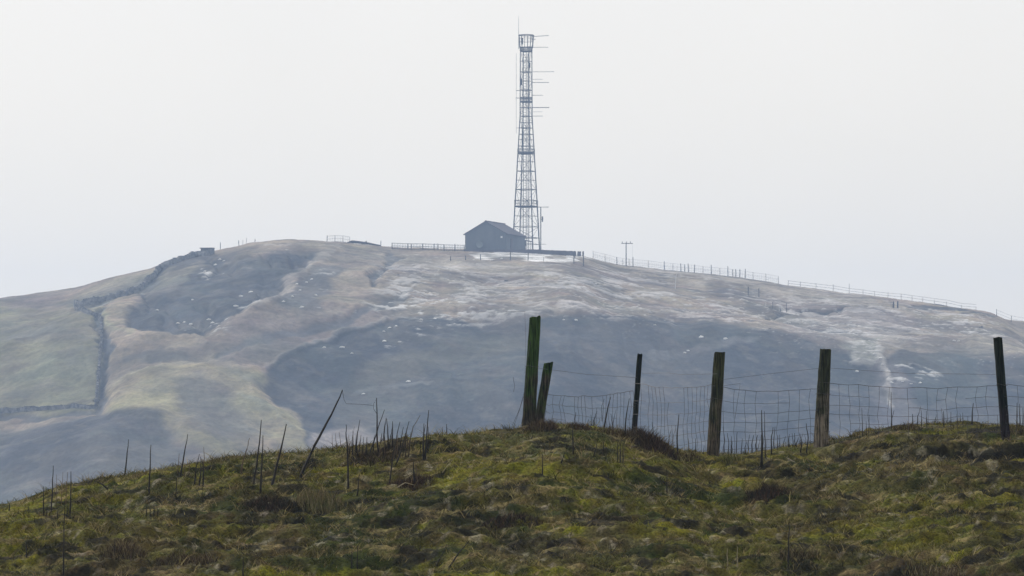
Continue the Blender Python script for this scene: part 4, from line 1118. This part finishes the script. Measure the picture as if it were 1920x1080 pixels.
for p, w, m_ in [([(660, 853), (662, 819)], 2, D_), ([(666, 852), (668, 815)], 1.6, D_), ([(668, 850), (670, 812), (675, 787)], 2, D_), ([(672, 850), (677, 815)], 1.6, D_), ([(679, 850), (682, 819)], 1.5, D_),
                 ([(686, 852), (688, 819)], 2.2, D_), ([(692, 850), (707, 808), (721, 768)], 2.2, D_), ([(718, 834), (721, 800), (724, 783)], 2.2, D_), ([(728, 838), (727, 810), (725, 785)], 2.4, D_), ([(736, 836), (736, 790)], 2.4, D_),
                 ([(730, 906), (737, 850), (750, 791)], 2.4, D_), ([(740, 872), (752, 845), (767, 790)], 2.8, D_), ([(764, 838), (775, 800), (788, 778)], 1.6, B_), ([(794, 862), (795, 794)], 2.8, D_), ([(803, 850), (803, 800)], 1.6, D_),
                 ([(713, 836), (716, 812)], 2.2, D_), ([(722, 838), (720, 812)], 2.0, D_), ([(731, 836), (735, 815)], 1.8, D_), ([(744, 850), (746, 815)], 1.6, B_), ([(768, 845), (770, 810)], 1.4, B_), ([(777, 912), (775, 866)], 4.0, D_),
                 ([(783, 912), (780, 870)], 2.4, B_), ([(669, 928), (674, 890)], 2.6, D_), ([(699, 850), (702, 820)], 1.5, D_), ([(655, 850), (654, 815)], 1.5, B_), ([(640, 845), (636, 810)], 1.1, B_), ([(632, 846), (629, 812)], 1.1, B_), ([(624, 847), (623, 815)], 1.1, B_)]:
    stem(p, w, m_, L1, G1)
for i in range(34):
    u = random.uniform(652, 802); v = 845 - (u - 652) * 0.10 + random.uniform(0, 26); h = random.uniform(18, 48); l = random.uniform(-3, 9)
    stem([(u, v), (u + l * .4, v - h * .5), (u + l, v - h)], random.uniform(0.9, 1.9), random.choice([D_, D_, B_]), L1, G1)
G2 = "small bent stems on the left slope"; L2 = "thin bent stem in the small cluster left of the stem trio"
for p, w, m_ in [([(364, 908), (368, 875), (374, 851)], 2.4, D_), ([(373, 910), (377, 880), (376, 856)], 2.2, D_), ([(381, 911), (382, 880), (378, 860)], 2.4, D_), ([(380, 880), (383, 860), (382, 838)], 1.6, B_), ([(329, 932), (332, 893)], 2, D_), ([(354, 892), (356, 862)], 1.4, B_), ([(333, 888), (336, 850)], 1.2, B_), ([(345, 895), (347, 870)], 1.3, B_)]:
    stem(p, w, m_, L2, G2)
G3 = "stems at the left end of the bank"; L3 = "thin stem in the row at the left end of the bank"
for p, w, m_ in [([(82, 967), (81, 912)], 2.6, D_), ([(96, 960), (98, 915), (100, 873)], 2.4, D_), ([(131, 967), (133, 884)], 2.6, D_), ([(105, 950), (106, 890)], 1.0, B_), ([(115, 945), (118, 885)], 1.0, B_), ([(123, 945), (127, 885)], 1.2, B_), ([(17, 957), (18, 944)], 2.6, D_),
                 ([(87, 967), (88, 950)], 1.4, D_), ([(92, 967), (93, 948)], 1.4, D_), ([(108, 970), (109, 950)], 1.4, D_), ([(125, 968), (126, 950)], 1.6, D_)]:
    stem(p, w, m_, L3, G3)
G4 = "short stems on the lower left turf"; L4 = "short upright stem in the row on the lower left turf"
for u, v0, v1 in [(275, 967, 948), (282, 967, 950), (289, 967, 946), (296, 966, 952), (50, 1045, 1015), (660, 1065, 1022), (670, 1066, 1024), (215, 1050, 1010), (246, 1052, 1018)]:
    stem([(u, v0), (u + random.uniform(-1, 1), v1)], 2.2, D_ if u != 246 else B_, L4, G4)
G5 = "short stems under the netting between the brown posts"; L5 = "short thin stem under the netting between the two brown posts"
for u, v0, v1, w in [(1365, 850, 812, 1.4), (1372, 852, 818, 1.6), (1381, 852, 810, 1.4), (1390, 853, 822, 1.4), (1398, 853, 826, 1.2), (1403, 853, 815, 1.6), (1411, 854, 816, 2.0), (1418, 853, 816, 2.2), (1426, 874, 815, 2.2), (1435, 858, 771, 1.6), (1447, 852, 801, 2.4),
                     (1452, 848, 800, 1.6), (1457, 848, 816, 1.6), (1463, 846, 815, 1.4), (1470, 845, 818, 1.3), (1479, 842, 814, 2), (1486, 842, 812, 1.4), (1492, 842, 812, 1.8), (1501, 848, 813, 2.2), (1512, 848, 794, 2.2), (1357, 850, 800, 1.4)]:
    stem([(u, v0), (u + random.uniform(-2, 3), (v0 + v1) / 2), (u + random.uniform(-2, 3), v1)], w, D_, L5, G5)
for i in range(34):
    u = random.choice([random.uniform(1030, 1320), random.uniform(1360, 1525), random.uniform(1560, 1860)]); h = random.uniform(14, 42); l = random.uniform(-5, 8)
    v = float(fg_v(u)) + 2
    lab, grp = ("thin dead stem standing in the netting between the stub post and the flat topped post", "stems in the left netting") if u < 1330 else ((L5, G5) if u < 1540 else ("short thin stem on the right crest, left of the leaning right hand post", "short stems on the right crest"))
    stem([(u, v), (u + l * .3, v - h * .5), (u + l, v - h)], random.uniform(0.8, 1.5), random.choice([D_, D_, B_]), lab, grp)
G6 = "short stems on the right crest"; L6 = "short thin stem on the right crest, left of the leaning right hand post"
for u, v1, w in [(1672, 735, 1.8), (1712, 776, 2.0), (1728, 768, 1.4), (1738, 770, 1.2), (1770, 771, 2.2), (1784, 772, 1.4), (1795, 776, 1.3), (1806, 774, 1.3), (1617, 765, 1.3), (1625, 790, 1.2)]:
    stem([(u, 805), (u - 1, v1)], w, D_, L6, G6, Yd=60.9)
for u, v1 in [(1907, 755), (1912, 757), (1918, 765)]:
    stem([(u, 803), (u, v1)], 2.0, D_, "thin upright stem at the extreme right edge beside the leaning post", "stems at the right edge", Yd=60.8)
G7 = "little stems below the thin post"; L7 = "little dark stem on the bank below the thin post"
for p, w in [([(1113, 856), (1119, 832)], 2.4), ([(1130, 852), (1132, 828)], 2.4), ([(1158, 868), (1158, 832)], 2.2), ([(1163, 868), (1163, 832)], 2.0), ([(1168, 868), (1168, 832)], 2.2), ([(1051, 866), (1059, 848)], 2.8), ([(1017, 890), (1017, 852)], 2.2), ([(1304, 845), (1304, 822)], 1.6)]:
    stem(p, w, D_, L7, G7)
stem([(838, 818), (837, 795)], 2.0, D_, "short lone stem on the crest right of the middle clump", None)
stem([(830, 820), (830, 800)], 1.2, B_, "faint short stem beside the lone crest stem", None)
G8 = "fallen straw stems"; L8 = "pale fallen straw stem lying beside the middle clump"
for p in ([(742, 890), (760, 892), (775, 886)], [(752, 903), (765, 895), (774, 888)], [(740, 912), (760, 905), (778, 910)], [(565, 893), (575, 887), (585, 880)], [(610, 890), (625, 894), (635, 894)], [(733, 868), (728, 895)]):
    stem(p, 2.0, S_, L8, G8)
G9 = "straw stalks at the lower right"; L9 = "pale upright straw stalk at the lower right"
for p in ([(1722, 1079), (1716, 1062)], [(1740, 1079), (1747, 1058)], [(1765, 1079), (1764, 1062)], [(1775, 1079), (1780, 1060)], [(1788, 1079), (1789, 1064)], [(1800, 1079), (1800, 1066)], [(1364, 1060), (1364, 1028)], [(1382, 1064), (1383, 1025)]):
    stem(p, 2.0, S_, L9, G9)
stem([(205, 915), (192, 908), (180, 903)], 3.0, D_, "short dark branch lying aslant on the left crest", None)

# ---- tussocks: each a clump of long blades
def tussock(u, v, wpx, hpx, n, cols, label, lean=0.45, Yd=None, mound=None, name="grass_tussock", cat="tussock"):
    p = on_bank(u, v) if Yd is None else bank_pt(u, Yd)
    s = p[1] / F; R = wpx * s / 2; H = hpx * s
    a = rng.uniform(0, 2 * np.pi, n); q = np.sqrt(rng.uniform(0, 1, n)) * R
    bx_, by_ = p[0] + np.cos(a) * q, p[1] + np.sin(a) * q * 0.7
    h = H * (1 - 0.55 * (q / R) ** 2) * rng.uniform(0.45, 1.1, n)
    c = np.array(cols)[rng.integers(0, len(cols), n)] * rng.uniform(0.6, 1.3, (n, 1))
    base = fg(bx_, by_) - 0.01
    if mound: base = base + mound * s * (1 - (q / R) ** 2)
    o = blades(name, bx_, by_, h, rng.uniform(0.004, 0.009, n), lean, c, base)
    o["label"] = label; o["category"] = cat
    return o
ST = [(0.24, 0.20, 0.11), (0.17, 0.14, 0.075), (0.10, 0.10, 0.035)]
BR = [(0.060, 0.040, 0.026), (0.035, 0.026, 0.020), (0.09, 0.062, 0.036)]
tussock(600, 946, 90, 42, 900, ST, "pale straw tussock on the slope below the longest leaning stem", 0.35)
tussock(1012, 806, 70, 24, 900, BR + [(0.12, 0.10, 0.06)], "brown tuft at the foot of the tallest post", 0.6)
tussock(1150, 815, 80, 24, 700, ST + BR, "straw and brown tuft left of the thin post", 0.5)
tussock(1090, 806, 70, 16, 600, BR, "low dark tuft right of the leaning stub post", 0.6)
tussock(1215, 838, 110, 32, 2200, BR, "brown heather clump right of the thin post", 0.7, mound=6, name="heather_clump", cat="heather")
tussock(1290, 860, 50, 18, 500, ST + BR, "small tuft left of the flat topped post", 0.5)
tussock(1700, 806, 60, 16, 600, BR + ST, "brown tuft on the crest left of the leaning right hand post", 0.5)
tussock(1900, 812, 60, 22, 600, BR + ST, "brown tuft right of the leaning right hand post", 0.5)
tussock(1370, 860, 60, 20, 500, [(0.08, 0.085, 0.02), (0.14, 0.13, 0.05)], "green tuft right of the flat topped post", 0.4)
tussock(500, 950, 110, 22, 1500, [(0.018, 0.020, 0.012), (0.03, 0.03, 0.018)] + BR, "dark heather clump under the stem trio", 0.7, name="heather_clump", cat="heather")
tussock(770, 905, 90, 22, 1000, BR, "brown tuft round the feet of the middle clump of stems", 0.6)
tussock(690, 868, 120, 16, 1500, BR + [(0.03, 0.03, 0.018)], "dark brown tuft under the left part of the middle clump", 0.6)
tussock(350, 1055, 120, 30, 1300, BR + ST[1:2], "brown bracken tuft low on the left bank", 0.6)
tussock(230, 1040, 90, 34, 1000, BR + ST[:2], "brown and straw tuft near the bottom left", 0.5)
tussock(1440, 925, 90, 28, 1100, [(0.02, 0.02, 0.014)] + BR, "dark tuft on the bank below the tapered post", 0.6)
tussock(1750, 1085, 120, 26, 1200, ST + BR, "straw tuft at the bottom right", 0.4)
tussock(1500, 1045, 80, 26, 800, ST + BR, "straw and brown tuft low on the right bank", 0.5)
tussock(960, 985, 120, 20, 1200, [(0.015, 0.015, 0.012)] + BR, "dark heather clump in the centre of the bank", 0.7, name="heather_clump", cat="heather")

# ================================================================== HAZE
hb = MB().box((0, 0, (-47.5 + 99) / 2), (4860, 4860, 99 + 47.5))
hz = hb.build("haze", None)
hm = bpy.data.materials.new("hazy air"); hm.use_nodes = True
nt = hm.node_tree
for n in list(nt.nodes):
    nt.nodes.remove(n)
ho = nt.nodes.new("ShaderNodeOutputMaterial"); hv = nt.nodes.new("ShaderNodeVolumePrincipled")
hv.inputs["Color"].default_value = (0.47, 0.655, 1.0, 1)
hv.inputs["Density"].default_value = 0.00034
hv.inputs["Anisotropy"].default_value = 0.2
nt.links.new(hv.outputs[0], ho.inputs["Volume"])
hz.data.materials.clear(); hz.data.materials.append(hm)
tag(hz, "pale haze over the whole valley", None, kind="stuff")
